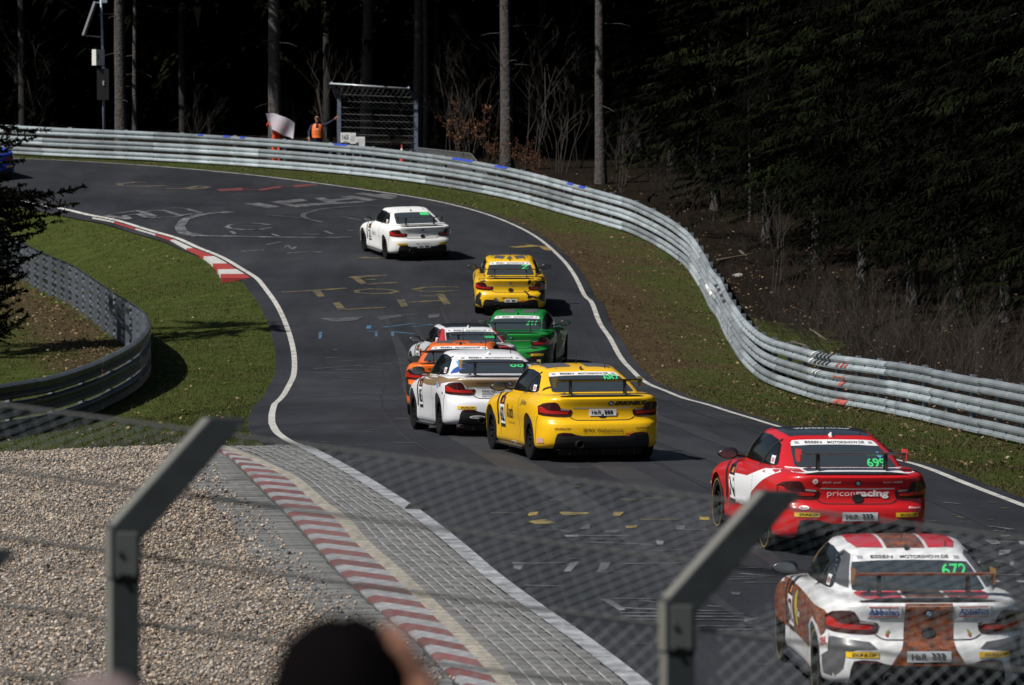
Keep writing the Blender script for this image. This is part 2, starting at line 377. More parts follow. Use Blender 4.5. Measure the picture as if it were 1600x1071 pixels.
def X_of(P):                                   # x as a function of y on the near, single-valued stretch
    Q = P[np.argsort(P[:, 1])]; return lambda y: np.interp(y, Q[:, 1], Q[:, 0])
BEIGE = smooth_path(gp([(335, 702), (365, 712), (396, 725), (430, 741), (461, 758), (503, 796), (534, 819), (565, 856), (599, 886), (641, 925), (680, 963), (718, 1001), (757, 1040), (790, 1078), (850, 1150), (930, 1250)]), 0.4)
KERBL = smooth_path(gp([(310, 700), (330, 705), (350, 714), (396, 757), (427, 788), (453, 814), (473, 837), (503, 872), (534, 906), (565, 935), (595, 964), (649, 1007), (684, 1047), (715, 1078), (770, 1150), (840, 1250)]), 0.4)
GREYL = smooth_path(gp([(243, 702), (258, 712), (275, 735), (298, 769), (330, 798), (354, 821), (381, 868), (427, 906), (469, 951), (520, 990), (570, 1030), (615, 1078), (680, 1150), (760, 1250)]), 0.4)
fW = X_of(PL[[i for i in range(len(PL)) if PL[i, 1] < 78.6]]); fB = X_of(BEIGE); fK = X_of(KERBL); fG = X_of(GREYL)

# ------------------------------------------------------------------ ground sheet (to the horizon)
def axis(core0, core1, step, far):
    a = list(np.arange(core0, core1 + 1e-6, step)); d = step; v = core1; hi = []
    while v < far: d *= 1.5; v += d; hi.append(v)
    d = step; v = core0; lo = []
    while v > -far: d *= 1.5; v -= d; lo.append(v)
    return np.array(lo[::-1] + a + hi)
ax = axis(-42, 42, 0.6, 3000); ay = axis(0, 262, 0.6, 3000)
GX, GY = np.meshgrid(ax, ay); GZ = hgt(GX, GY)
from_rail = lambda P, X, Y: np.sqrt(np.min((X.ravel()[:, None] - P[None, ::4, 0]) ** 2 + (Y.ravel()[:, None] - P[None, ::4, 1]) ** 2, axis=1)).reshape(X.shape)
SR = smooth_path(P_R, 0.5); SL = smooth_path(P_L, 0.5)
nsr = normals2(SR)                              # SR runs near -> far -> left; road lies on its left
dR = np.full(GX.shape, 99.0); core = (np.abs(GX) < 45) & (GY < 265) & (GY > 0)
ci = np.where(core.ravel())[0]
cx, cy = GX.ravel()[ci], GY.ravel()[ci]
def signed(P, x, y):
    i = np.concatenate([np.argmin((x[k:k + 4000, None] - P[None, ::3, 0]) ** 2 + (y[k:k + 4000, None] - P[None, ::3, 1]) ** 2, axis=1) for k in range(0, len(x), 4000)]) * 3
    n = normals2(P)[i]; dx = x - P[i, 0]; dy = y - P[i, 1]; return np.sign(dx * n[:, 0] + dy * n[:, 1]) * np.hypot(dx, dy)
sR = signed(SR, cx, cy)                         # >0 behind the rail (right of its running direction)
sL = signed(SL, cx, cy)
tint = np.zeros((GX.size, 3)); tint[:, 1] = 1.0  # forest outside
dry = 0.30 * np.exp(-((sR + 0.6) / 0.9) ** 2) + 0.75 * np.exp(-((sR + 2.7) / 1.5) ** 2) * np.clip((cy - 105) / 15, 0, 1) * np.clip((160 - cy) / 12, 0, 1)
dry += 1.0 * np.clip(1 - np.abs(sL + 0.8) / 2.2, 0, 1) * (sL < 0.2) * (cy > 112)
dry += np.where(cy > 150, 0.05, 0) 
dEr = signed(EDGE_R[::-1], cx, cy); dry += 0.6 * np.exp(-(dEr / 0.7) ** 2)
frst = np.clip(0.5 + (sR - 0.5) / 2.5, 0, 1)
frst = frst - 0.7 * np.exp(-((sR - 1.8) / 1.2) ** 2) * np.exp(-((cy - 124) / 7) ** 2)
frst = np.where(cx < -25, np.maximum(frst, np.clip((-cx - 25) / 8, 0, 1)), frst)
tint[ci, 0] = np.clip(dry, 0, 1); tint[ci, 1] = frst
ny, nx = GX.shape; I = np.arange(nx * ny).reshape(ny, nx)
quads = np.stack([I[:-1, :-1], I[:-1, 1:], I[1:, 1:], I[1:, :-1]], -1).reshape(-1, 4)
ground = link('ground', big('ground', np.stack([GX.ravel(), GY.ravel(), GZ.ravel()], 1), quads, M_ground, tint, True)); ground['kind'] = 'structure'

track = sheet(outline, 0.035, M_asph, 'track', 1.2); track['kind'] = 'structure'
ribbon(PL[PL[:, 1] > 74.5], -0.06, 0.06, 0.042, M_line, 'edge_line', track)
ribbon(PR, -0.06, 0.06, 0.042, M_line, 'edge_line', track)
nearL = PL[PL[:, 1] <= 75]
ribbon(nearL, -0.10, 0.10, 0.047, M_linew, 'edge_line', track)

# ------------------------------------------------------------------ gravel bed with loose stones
Yg = np.arange(34, 76.0, 1.0)
gout = [(-30, 34)] + [(float(fG(y)), float(y)) for y in Yg] + [(p.x, p.y) for p in gp([(243, 702), (150, 706), (0, 712), (-150, 718), (-400, 730)])]
M_gravel = mat('gravel_bed', (0.30, 0.24, 0.18), 0.95, noise=(30, (0.09, 0.07, 0.055), 0.8, 6), bump=(35, 1.0, 0.05))
gravel_bed = sheet(gout, 0.03, M_gravel, 'gravel_bed', 1.0); gravel_bed['kind'] = 'structure'
ico_v = []
for a, b_ in ((1, 1.618), (-1, 1.618), (1, -1.618), (-1, -1.618)): ico_v += [(0, a, b_), (a, b_, 0), (b_, 0, a)]
from mathutils import geometry as _geo
_bm = bmesh.new(); bmesh.ops.create_icosphere(_bm, subdivisions=1, radius=1.0); _bm.verts.ensure_lookup_table()
ICO_V = np.array([v.co[:] for v in _bm.verts]); ICO_F = np.array([[v.index for v in f.verts] for f in _bm.faces]); _bm.free()
n_st = 38000
Yr = 45.0 + (76.5 - 45.0) * np.random.rand(n_st * 2) ** 1.0
Xl = -0.104 * Yr; Xr = np.where(Yr < 75, fG(np.minimum(Yr, 75)), -4.8)
keep = np.random.rand(n_st * 2) < np.clip((Xr - Xl) / 3.8, 0, 1); Yr, Xl, Xr = Yr[keep][:n_st], Xl[keep][:n_st], Xr[keep][:n_st]
Xs = Xl + (Xr + 0.04 - Xl) * np.random.rand(len(Yr)); spill = np.random.rand(len(Yr)) < .06; Xs = np.where(spill, Xr + 0.55 * np.random.rand(len(Yr)) ** 2.5, Xs); Zs = hgt(Xs, Yr) + 0.035 + .02 * spill
_gb = [gpix(x, y_) for x, y_ in ((-300, 724), (-150, 718), (0, 712), (150, 706), (243, 702))]
ok = Yr < np.interp(Xs / Yr, [q.x / q.y for q in _gb], [q.y for q in _gb]) + 0.15 * np.random.randn(len(Yr)); Xs, Yr, Zs = Xs[ok], Yr[ok], Zs[ok]
sz = 0.009 + 0.017 * np.random.rand(len(Xs)) ** 2.6; Zs = Zs + 0.03 * (1 + np.sin(Xs * 3.1 + Yr * .7) * np.sin(Yr * 1.9 + np.sin(Xs * 2))) * np.random.rand(len(Xs)) + 0.012 * np.sin(Xs * 9 + 2 * np.sin(Yr * 5)) * np.sin(Yr * 7 + np.sin(Xs * 6) * 2) + 0.012 * np.random.rand(len(Xs))
sc3 = sz[:, None] * (0.7 + 0.6 * np.random.rand(len(Xs), 3)) * np.array([1, 1, 0.8]); an = np.random.rand(len(Xs)) * 6.28
jit = 1 + 0.35 * (np.random.rand(len(Xs), len(ICO_V), 1) - 0.5)
VV = ICO_V[None] * jit * sc3[:, None, :]; ca, sa = np.cos(an)[:, None], np.sin(an)[:, None]
VV = np.stack([VV[..., 0] * ca - VV[..., 1] * sa + Xs[:, None], VV[..., 0] * sa + VV[..., 1] * ca + Yr[:, None], VV[..., 2] + Zs[:, None]], -1)
pal = 1.08 * np.array([(0.34, 0.265, 0.19), (0.24, 0.19, 0.14), (0.40, 0.32, 0.235), (0.14, 0.125, 0.11), (0.30, 0.22, 0.16), (0.06, 0.054, 0.05), (0.32, 0.28, 0.25), (0.45, 0.38, 0.31)])
cc = pal[np.random.randint(0, len(pal), len(Xs))] * (0.75 + 0.5 * np.random.rand(len(Xs), 1))
M_stone = mat('gravel_stone', (1, 1, 1), 0.9, attr='tint')
FF = ICO_F[None] + (np.arange(len(Xs)) * len(ICO_V))[:, None, None]
gst = link('gravel_stones', big('gravel_stones', VV.reshape(-1, 3), FF.reshape(-1, 3), M_stone, np.repeat(cc, len(ICO_V), 0)))
tag(gst, 'loose tan and grey gravel stones filling the run-off bed', 'gravel', kind='stuff')

# ------------------------------------------------------------------ paved run-off: ribbed pavers, pale kerbstones, red and white painted kerb
M_joint = mat('paver_joint', (0.07, 0.068, 0.065), 0.95, noise=(20, (0.03, 0.03, 0.028), 0.8))
M_paver = mat('paver_concrete', (0.21, 0.205, 0.195), 0.9, noise=(9, (0.10, 0.10, 0.10), 0.8), rand=0.22)
M_paverS = mat('paver_concrete_mass', (0.20, 0.195, 0.185), 0.9, noise=(5, (0.10, 0.10, 0.10), 0.9))
M_kstone = mat('kerbstone_pale', (0.42, 0.38, 0.31), 0.9, noise=(6, (0.17, 0.155, 0.13), 0.9), rand=0.15)
M_kred = mat('kerb_red', (0.20, 0.045, 0.042), 0.8, noise=(5, (0.12, 0.09, 0.085), 0.9), rand=0.2)
M_kwhite = mat('kerb_white', (0.31, 0.31, 0.32), 0.8, noise=(5, (0.18, 0.18, 0.18), 0.9), rand=0.15)
M_kredB = mat('kerb_red_fresh', (0.36, 0.03, 0.028), 0.7, noise=(4, (0.3, 0.05, 0.04), 0.7)); M_kwhiteB = mat('kerb_white_fresh', (0.58, 0.57, 0.55), 0.7, noise=(4, (0.4, 0.38, 0.35), 0.7))
Ya, Yb = 38.0, 75.2
yy = np.arange(Ya, Yb, 0.8)
apron = sheet([(float(fG(y)), float(y)) for y in yy] + [(float(fW(y)) + 0.02, float(y)) for y in yy[::-1]], 0.028, M_joint, 'paved_runoff', 0.8); apron['kind'] = 'structure'
def strip_pavers(f0, f1, ncol, pitch, gap0, gap1, name, lim, joint_x, wob=0.01):
    cells = []
    for r_, y in enumerate(np.arange(Ya, Yb - pitch, pitch)):
        for c in range(ncol):
            u0, u1 = c / ncol, (c + 1) / ncol
            q = []
            for (u, yv) in ((u0, y), (u1, y), (u1, y + pitch), (u0, y + pitch)):
                a, b_ = float(f0(yv)) + gap0, float(f1(yv)) - gap1; q.append(Vector((a + (b_ - a) * u, yv, 0)))
            if q[1].x - q[0].x < 0.05: continue
            cells.append((y, q))
    cells.sort(key=lambda t: t[0]); vis = [c for c in cells if c[0] > 46.2]; rest = vis[lim:] + [c for c in cells if c[0] <= 46.2]; mass = MB()
    def prism(q, z0):
        cen = sum(q, Vector()) / 4; top = []; bot = []
        dz = random.uniform(-wob, wob)
        for p in q:
            px = cen.x + (p.x - cen.x) * (1 - joint_x); pyv = cen.y + (p.y - cen.y) * 0.74
            z = gz(px, pyv)
            top.append(Vector((cen.x + (px - cen.x) * 0.94, cen.y + (pyv - cen.y) * 0.94, z + 0.058 + dz))); bot.append(Vector((px, pyv, z + 0.02)))
        return top + bot, [(0, 1, 2, 3), (4, 5, 1, 0), (5, 6, 2, 1), (6, 7, 3, 2), (7, 4, 0, 3)]
    for y, q in vis[:lim]:
        v, f = prism(q, 0); c0 = sum(v, Vector()) / len(v); link(name, mk(name, [p - c0 for p in v], f, M_paver), apron, c0)
    for y, q in rest:
        v, f = prism(q, 0); mass.add(v, f)
    o = mass.build('far_pavers', M_paverS, apron); o['kind'] = 'stuff'
strip_pavers(fB, fW, 7, 0.36, 0.10, 0.12, 'paver', 300, 0.16)
for c_ in range(1, 7):                                    # pale grout lines between the paver columns
    yy_ = np.arange(Ya, Yb - .2, .4); P_ = np.array([((fB(v) + .10) + (fW(v) - .12 - fB(v) - .10) * c_ / 7, v) for v in yy_]); ribbon(P_, -.011, .011, .062, mat('grout_pale', (.40, .40, .39), .9, noise=(4, (.12, .12, .12), 1.0)), 'grout_line', apron)
strip_pavers(fG, fK, 2, 0.30, 0.02, 0.03, 'ribbed_slab', 170, 0.02)
y = Ya
while y < Yb - 0.5:                                       # pale kerbstone row
    a, b_ = y, min(y + 0.96, Yb); w = 0.085
    P4 = [(float(fB(a)) - w, a), (float(fB(a)) + w, a), (float(fB(b_)) + w, b_), (float(fB(b_)) - w, b_)]
    v = [Vector((px, py, gz(px, py) + 0.075)) for px, py in P4] + [Vector((px, py, gz(px, py) + 0.02)) for px, py in P4]
    c0 = sum(v, Vector()) / 8
    link('kerbstone', mk('kerbstone', [p - c0 for p in v], [(0, 1, 2, 3), (4, 5, 1, 0), (5, 6, 2, 1), (6, 7, 3, 2), (7, 4, 0, 3)], M_kstone), apron, c0); y += 1.0
y = Ya + 1.0; k = 0
while y < Yb + 0.4:                                       # painted kerb: skewed red and white blocks
    rows = []
    for u in (0.0, 0.22, 0.6, 1.0):
        col = []
        for dy in (0.0, 0.60):
            yb = y + dy + (0.10 * (u / 0.22) if u < 0.22 else 0.10 - 0.85 * (u - 0.22) / 0.78) * 1.0
            yb = max(Ya, min(yb, Yb)); a, b_ = float(fK(yb)) + 0.02, float(fB(yb)) - 0.095
            x = a + (b_ - a) * u; col.append(Vector((x, yb, gz(x, yb) + 0.05 + 0.035 * u)))
        rows.append(col)
    v = [rows[i][j] for i in range(4) for j in range(2)]
    f = [(2 * i, 2 * i + 2, 2 * i + 3, 2 * i + 1) for i in range(3)]
    vb = [p - Vector((0, 0, 0.06)) for p in v]; n = len(v)
    f += [(0, 1, n + 1, n), (6, n + 6, n + 7, 7)] + [(2 * i, n + 2 * i, n + 2 * i + 2, 2 * i + 2) for i in range(3)] + [(2 * i + 1, 2 * i + 3, n + 2 * i + 3, n + 2 * i + 1) for i in range(3)]
    v = v + vb; c0 = sum(v, Vector()) / len(v)
    if max(p.y for p in v) - min(p.y for p in v) > 0.3:
        link('kerb_block', mk('kerb_block', [p - c0 for p in v], f, M_kred if k % 2 else M_kwhite), apron, c0)
    y += 0.605; k += 1

q = gpix(652, 801); _v = [Vector((a, b_, gz(q.x + a, q.y + b_) - gz(q.x, q.y) + z)) for a, b_, z in ((-.16, -.05, .05), (.05, -.08, .05), (.20, .02, .06), (.02, .06, .06), (-.1, 0, .11), (.08, 0, .10))]
o = link('rubber_scrap', mk('rubber_scrap', _v, [(0, 1, 5, 4), (1, 2, 5), (2, 3, 5), (3, 4, 5), (3, 0, 4), (0, 3, 2, 1)], mat('scrap_black', (.01, .01, .01), .8)), None, (q.x, q.y, gz(q.x, q.y))); tag(o, 'black rubber scrap lying on the worn white edge band', 'rubber scrap')
# far apex kerb on the inside of the bend
kroot = empty('apex_kerb', (0, 0, 0)); kroot['kind'] = 'structure'
iA = int(np.argmin(np.abs(PL[:, 0] - gpix(150, 340).x))); iB = int(np.argmin(np.hypot(PL[:, 0] - gpix(404, 443).x, PL[:, 1] - gpix(404, 443).y)))
KP = PL[iA:iB + 1]; KN = nl[iA:iB + 1]; nK = len(KP); step = 4; bl = 0
for i0 in range(0, nK - step, step):
    t0 = []; t1 = []
    for i in range(i0, i0 + step + 1):
        s = i / (nK - 1); w = 0.06 + 0.80 * max(0, (s - 0.28) / 0.72) ** 1.3; off = 0.14
        a = KP[i] + KN[i] * off; b_ = KP[i] + KN[i] * (off + w)
        t0.append(Vector((*a, gz(*a) + 0.05))); t1.append(Vector((*b_, gz(*b_) + 0.06 + 0.10 * w)))
    m_ = len(t0); v = t0 + t1 + [p - Vector((0, 0, 0.16)) for p in t1]
    f = [(i, i + 1, m_ + i + 1, m_ + i) for i in range(m_ - 1)] + [(m_ + i, m_ + i + 1, 2 * m_ + i + 1, 2 * m_ + i) for i in range(m_ - 1)]
    f += [(0, m_, 2 * m_), (m_ - 1, 3 * m_ - 1, 2 * m_ - 1)]
    c0 = sum(v, Vector()) / len(v); me = mk('kerb_block', [p - c0 for p in v], f, M_kredB if (nK // step - bl) % 2 == 0 else M_kwhiteB); flip_up(me)
    link('kerb_block', me, kroot, c0); bl += 1

# ------------------------------------------------------------------ chalked and painted scribbles on the asphalt
def paint(polys, m, name='painted_lettering'):
    V = []; F = []
    for P in polys:
        Q = gp(P); n = len(V)
        for q in Q: V.append((q.x, q.y, gz(q.x, q.y) + 0.043))
        F.append(tuple(range(n, n + len(Q))))
    me = mk(name, V, F, m); bm = bmesh.new(); bm.from_mesh(me); bmesh.ops.triangulate(bm, faces=bm.faces[:]); bm.to_mesh(me); bm.free(); flip_up(me)
    return link(name, me, track)
def stroke(lines, w, m, name='painted_stroke'):
    """polylines in picture points, w metres wide, laid on the road"""
    V = []; F = []
    for P in lines:
        Q = gp(P); P2 = np.array([(q.x, q.y) for q in Q])
        S = np.concatenate([[0], np.cumsum(np.linalg.norm(np.diff(P2, axis=0), axis=1))]); k = max(2, int(S[-1] / 0.5) + 1); q = np.linspace(0, S[-1], k)
        P2 = np.stack([np.interp(q, S, P2[:, 0]), np.interp(q, S, P2[:, 1])], 1)
        n = normals2(P2); b0 = len(V)
        for i in range(k):
            for sg in (-0.5, 0.5):
                x, y_ = P2[i] + n[i] * w * sg; V.append((x, y_, gz(x, y_) + 0.043))
        F += [(b0 + 2 * i, b0 + 2 * i + 1, b0 + 2 * i + 3, b0 + 2 * i + 2) for i in range(k - 1)]
    me = mk(name, V, F, m); flip_up(me); return link(name, me, track)
def ell(cx, cy, rx, ry, a0=0, a1=360, n=20): return [(cx + rx * math.cos(R(a0 + (a1 - a0) * i / n)), cy + ry * math.sin(R(a0 + (a1 - a0) * i / n))) for i in range(n + 1)]
def Tf(ox, oy, s): return lambda L: [(ox + x / s, oy + y / s) for x, y in L]
t = Tf(380, 420, 4)
for g in ([(668, 60), (718, 56), (775, 106), (738, 110)], [(432, 150), (482, 145), (513, 187), (477, 194)], [(557, 223), (603, 219), (640, 263), (597, 271)], [(960, 205), (1012, 201), (1030, 248), (990, 253)], [(1205, 170), (1252, 165), (1296, 231), (1256, 237)]): paint([t(g)], M_gy)
for g in ([(715, 58), (905, 51)], [(770, 79), (828, 76)], [(770, 107), (965, 97)], [(240, 157), (440, 148), (650, 133)], [(635, 267), (890, 252)], [(1022, 221), (1235, 210)], [(1105, 182), (1205, 180)]): stroke([t(g)], 0.22, M_gy)
stroke([t(ell(830, 153, 135, 16))], 0.16, M_gy); stroke([t([(1350, 125), (1200, 124), (1090, 132), (1058, 142), (1100, 152), (1200, 155), (1350, 148)])], 0.16, M_gy)
for g in ([(480, 322), (600, 318), (760, 310), (700, 336), (560, 342)], [(835, 312), (985, 298), (990, 312), (860, 330)], [(1155, 298), (1230, 292), (1225, 312), (1160, 320)]): paint([t(g)], M_gf)
stroke([t([(985, 300), (1085, 297)]), t([(440, 637), (740, 615)]), t([(820, 607), (1000, 600)]), t([(540, 640), (870, 645)]), t([(380, 660), (760, 662)]), t([(590, 690), (760, 700)]), t([(620, 712), (860, 716)]), t([(560, 517), (590, 519)])], 0.12, M_gf)
for g in ([(472, 410), (495, 405), (490, 445), (472, 450)], [(770, 370), (800, 365), (800, 388), (772, 388)], [(822, 405), (842, 404), (840, 435), (826, 436)], [(922, 405), (944, 405), (942, 433), (928, 434)]): paint([t(g)], M_gb)
stroke([t([(930, 372), (1060, 353), (1190, 360), (1060, 374)]), t([(778, 403), (845, 401)]), t([(940, 405), (1010, 402), (1070, 420)]), t([(870, 377), (910, 373)])], 0.10, M_gb)
t = Tf(160, 240, 3.478)
stroke([t([(10, 346), (195, 318), (300, 357), (250, 360), (200, 336), (115, 344), (150, 366), (10, 346)]), t([(240, 322), (330, 316), (440, 350), (300, 357)]), t([(330, 306), (440, 303), (540, 332), (430, 342)])], 0.20, M_gw)
stroke([t([(700, 325), (560, 335), (450, 365), (418, 405), (440, 440), (520, 455)])], 0.30, M_gw); stroke([t([(500, 453), (600, 458), (900, 463), (1200, 466), (1350, 462)])], 0.16, M_gw)
stroke([t(ell(800, 405, 125, 18, 20, 335))], 0.14, M_gw); stroke([t([(1580, 292), (1350, 295), (1180, 310), (1095, 335), (1090, 350), (1120, 365), (1200, 383)]), t([(880, 340), (1080, 358)]), t([(1300, 350), (1410, 372)]), t([(1330, 345), (1440, 350)])], 0.16, M_gf)
for g in ([(905, 270), (1080, 254), (1120, 264), (1010, 277)], [(1050, 286), (1210, 274), (1250, 281), (1060, 299)], [(905, 270), (960, 268), (1090, 296), (1050, 300)], [(770, 281), (850, 275), (965, 297), (900, 305)], [(1150, 250), (1200, 247), (1280, 272), (1230, 277)], [(1240, 258), (1380, 244), (1400, 252), (1260, 266)], [(1230, 276), (1420, 266), (1430, 273), (1260, 282)], [(1290, 243), (1350, 237), (1500, 260), (1440, 266)], [(1370, 225), (1420, 220), (1600, 250), (1560, 256)], [(1450, 232), (1540, 226), (1600, 238), (1600, 246)]): paint([t(g)], M_gw)
for g in ([(620, 202), (760, 193), (765, 208), (640, 212)], [(840, 202), (960, 185), (975, 192), (860, 210)], [(1035, 181), (1160, 170), (1168, 181), (1050, 193)]): paint([t(g)], M_gr)
stroke([t([(760, 202), (850, 206)]), t([(960, 188), (1050, 188)])], 0.2, M_gr); stroke([t([(240, 165), (190, 161), (90, 172), (100, 182), (200, 188), (340, 181)]), t([(460, 197), (520, 183), (590, 191), (470, 202)]), t([(350, 200), (470, 197)])], 0.22, mat_worn('chalk_ochre', (0.16, 0.13, 0.07), 0.48))
stroke([t([(890, 505), (930, 490), (970, 488)]), t([(990, 520), (1010, 505), (1030, 530), (1050, 515)]), t([(1000, 550), (1060, 542), (1120, 548), (1160, 538), (1190, 545)]), t([(750, 540), (880, 532)]), t([(920, 445), (960, 458)]), t([(1080, 445), (1180, 448)]), t([(1210, 430), (1250, 445)]), t([(1330, 425), (1400, 430)]), t([(600, 110), (680, 115), (800, 120)]), t([(420, 92), (520, 98)]), t([(700, 430), (720, 445)])], 0.11, M_gw)
stroke([t([(1400, 574), (1510, 578)]), t([(1345, 684), (1540, 673)])], 0.3, M_gy)
stroke([[(800, 389), (845, 386), (858, 394)], [(820, 384), (850, 388)]], 0.25, M_gy2)
t = Tf(780, 740, 3.235)
for g in ([(150, 216), (200, 210), (190, 228), (145, 232)], [(302, 212), (455, 215), (450, 222), (380, 228), (320, 228)], [(580, 213), (632, 212), (610, 232), (572, 232)], [(145, 260), (230, 248), (290, 270), (180, 274)], [(1010, 236), (1062, 235), (1062, 254), (1015, 252)], [(640, 283), (700, 281), (690, 292), (640, 294)]): paint([t(g)], M_gy2)
stroke([t([(712, 250), (810, 239), (910, 250)]), t([(610, 145), (690, 151)]), t([(730, 142), (930, 148)]), t([(370, 84), (410, 84)]), t([(260, 150), (330, 152)]), t([(0, 216), (110, 218)])], 0.10, M_gy)
for g in ([(300, 302), (345, 303), (370, 318), (330, 320)], [(330, 330), (400, 328), (402, 340), (335, 338)], [(65, 466), (130, 470), (108, 508), (75, 500)], [(358, 470), (405, 465), (362, 515), (325, 518)], [(515, 470), (565, 470), (540, 510), (495, 515)], [(510, 655), (560, 655), (640, 710), (610, 715)], [(1240, 745), (1310, 755), (1240, 771)], [(1370, 485), (1412, 495), (1410, 512), (1370, 500)], [(890, 282), (940, 282), (935, 302), (895, 300)], [(410, 300), (425, 280), (460, 276), (455, 298)], [(530, 305), (610, 303), (590, 318), (535, 315)], [(1170, 620), (1225, 622), (1215, 634), (1175, 632)], [(790, 355), (832, 360), (828, 382), (800, 380)]): paint([t(g)], M_gw)
stroke([t(g) for g in ([(395, 332), (660, 333)], [(420, 365), (620, 372), (770, 378)], [(125, 475), (230, 487), (340, 470)], [(490, 517), (660, 518)], [(620, 475), (930, 472)], [(1210, 525), (1380, 528), (1400, 536), (1300, 548), (1170, 544)], [(1200, 495), (1330, 495)], [(620, 700), (900, 712), (1210, 717)], [(610, 725), (1250, 730)], [(640, 742), (1210, 745)], [(650, 757), (1250, 763)], [(990, 792), (1370, 795), (1400, 808), (1100, 812)], [(130, 585), (330, 590)], [(560, 652), (800, 655)], [(460, 350), (660, 352)], [(100, 318), (0, 320)], [(830, 300), (1050, 302)], [(700, 660), (790, 672)], [(350, 450), (440, 450)], [(760, 410), (960, 402)], [(1050, 690), (1130, 694)])], 0.07, M_gw)
t = Tf(1420, 830, 8.89)
for g in ([(1060, 175), (1230, 182), (1285, 225), (1150, 235)], [(1520, 190), (1640, 195), (1680, 240), (1560, 240)], [(1260, 320), (1420, 312), (1390, 372), (1250, 388)], [(1150, 738), (1240, 738), (1285, 765), (1180, 768)], [(1490, 742), (1620, 742), (1640, 775), (1530, 772)], [(1400, 470), (1465, 465), (1455, 530), (1410, 530)], [(1270, 110), (1400, 105), (1410, 120), (1280, 128)]): paint([t(g)], M_gww)
stroke([t(g) for g in ([(1230, 195), (1540, 205)], [(960, 387), (1110, 390)], [(1130, 665), (1560, 660)], [(830, 220), (900, 220)], [(1180, 40), (1340, 60)], [(640, 80), (760, 95)], [(1190, 470), (1320, 480)], [(880, 60), (1010, 62)], [(1330, 20), (1480, 30)])], 0.06, M_gw)
t = Tf(1400, 760, 7.65)
stroke([t(g) for g in ([(570, 232), (700, 240), (760, 250)], [(650, 378), (740, 385)], [(760, 470), (850, 472)], [(1080, 435), (1160, 438)], [(1110, 230), (1210, 232)], [(1100, 515), (1330, 520), (1420, 560)])], 0.07, M_gw)
stroke([t([(1000, 290), (1080, 295)]), t([(1250, 305), (1330, 298)]), t([(400, 455), (490, 456)]), t([(720, 395), (830, 430)])], 0.07, M_gy)
random.seed(11)
for i in range(46):                                       # odd worn scrapes and tyre streaks
    py_ = random.choice([random.uniform(735, 1060), random.uniform(560, 735)]); lim = (480 + (py_ - 705) * 1.37 if py_ > 705 else 480); px_ = random.uniform(lim + 60, min(1580, lim + 700))
    if py_ < 735: px_ = random.uniform(480, 640)
    l = random.uniform(12, 60); stroke([[(px_, py_), (px_ + l, py_ + random.uniform(-2, 2))]], random.uniform(0.04, 0.09), random.choice([M_gf, M_gf, M_gw]), 'road_scuff')

# rubbered racing line and old seams running with the road
M_rub = mat_worn('rubber_laid', (0.020, 0.020, 0.022), 0.46, 1.2, (0.030, 0.031, 0.034)); M_seam = mat_worn('tar_seam', (0.013, 0.013, 0.014), 0.42, 2.0, (0.030, 0.030, 0.033))
Yc = np.arange(47.0, 150.0, 1.5); QL = PL[np.argsort(PL[:, 1])]; QR = PR[np.argsort(PR[:, 1])]
for fr, w, m_ in ((.30, .55, M_rub), (.42, .5, M_rub), (.55, .6, M_rub), (.68, .5, M_rub), (.80, .4, M_rub), (.5, .045, M_seam), (.22, .04, M_seam), (.9, .04, M_seam)):
    pts = []
    for y in Yc[Yc < 128]:
        xl = PL[np.argmin(np.abs(PL[:, 1] - y)), 0]; xr = PR[np.argmin(np.abs(PR[:, 1] - y)), 0]; pts.append((xl + (xr - xl) * (fr + .04 * math.sin(y * .05 + fr * 9)), y))
    P_ = smooth_path(pts, .8); tw = np.clip(np.minimum(np.arange(len(P_)), np.arange(len(P_))[::-1]) / 26.0, .02, 1) * w / 2
    ribbon(P_, -tw, tw, 0.0385 + (.001 if w < .1 else 0) + fr * .0012, m_, 'rubber_streak' if w > .1 else 'tar_seam', track)
# ------------------------------------------------------------------ grass tufts and fallen leaves
def scatter(region, n, ymin, ymax):
    out = []
    return out
def tufts(X, Y, h, w, cols, mat_, name, label, cat):
    n = len(X); Z = hgt(X, Y); a = np.random.rand(n) * 6.28; le = np.random.randn(n, 2) * 0.35 * h[:, None]
    dx, dy = np.cos(a) * w, np.sin(a) * w
    V = np.stack([np.stack([X - dx, Y - dy, Z], 1), np.stack([X + dx, Y + dy, Z], 1), np.stack([X + le[:, 0], Y + le[:, 1], Z + h], 1)], 1)
    o = link(name, big(name, V.reshape(-1, 3), np.arange(3 * n).reshape(-1, 3), mat_, np.repeat(cols, 3, 0))); tag(o, label, cat, kind='stuff'); return o
M_blade = mat('grass_blade', (1, 1, 1), 0.8, attr='tint', transl=0.25, spec=0.1)
def in_poly_field(n, ymin, ymax):
    Y = ymin + (ymax - ymin) * np.random.rand(n); X = (np.random.rand(n) * 0.24 - 0.12) * Y; return X, Y
X, Y = in_poly_field(420000, 60, 177)
sr = signed(SR, X, Y); er = signed(EDGE_R[::-1], X, Y); el = signed(EDGE_L, X, Y); sll = signed(SL, X, Y)
right_v = (sr < -0.05) & (er > 0.05) if np.median(er[sr > 0]) > 0 else (sr < -0.05) & (er < -0.05)
left_in = (el > 0.1) if np.median(el[X < -0.1 * Y]) > 0 else (el < -0.1)
gyl = np.array([gpix(-100, 716).y, gpix(300, 701).y]).max()
_bx = [gpix(x, y_) for x, y_ in ((-300, 724), (-150, 718), (0, 712), (150, 706), (243, 702), (330, 702), (430, 700))]
gline = lambda X_, Y_: np.interp(X_ / Y_, [q.x / q.y for q in _bx], [q.y for q in _bx]) + 0.05
left_v = left_in & (Y > gline(X, Y)) & (X < 1)
vis = (right_v | left_v)
X, Y, sr_, er_ = X[vis], Y[vis], sr[vis], er[vis]; n = len(X)
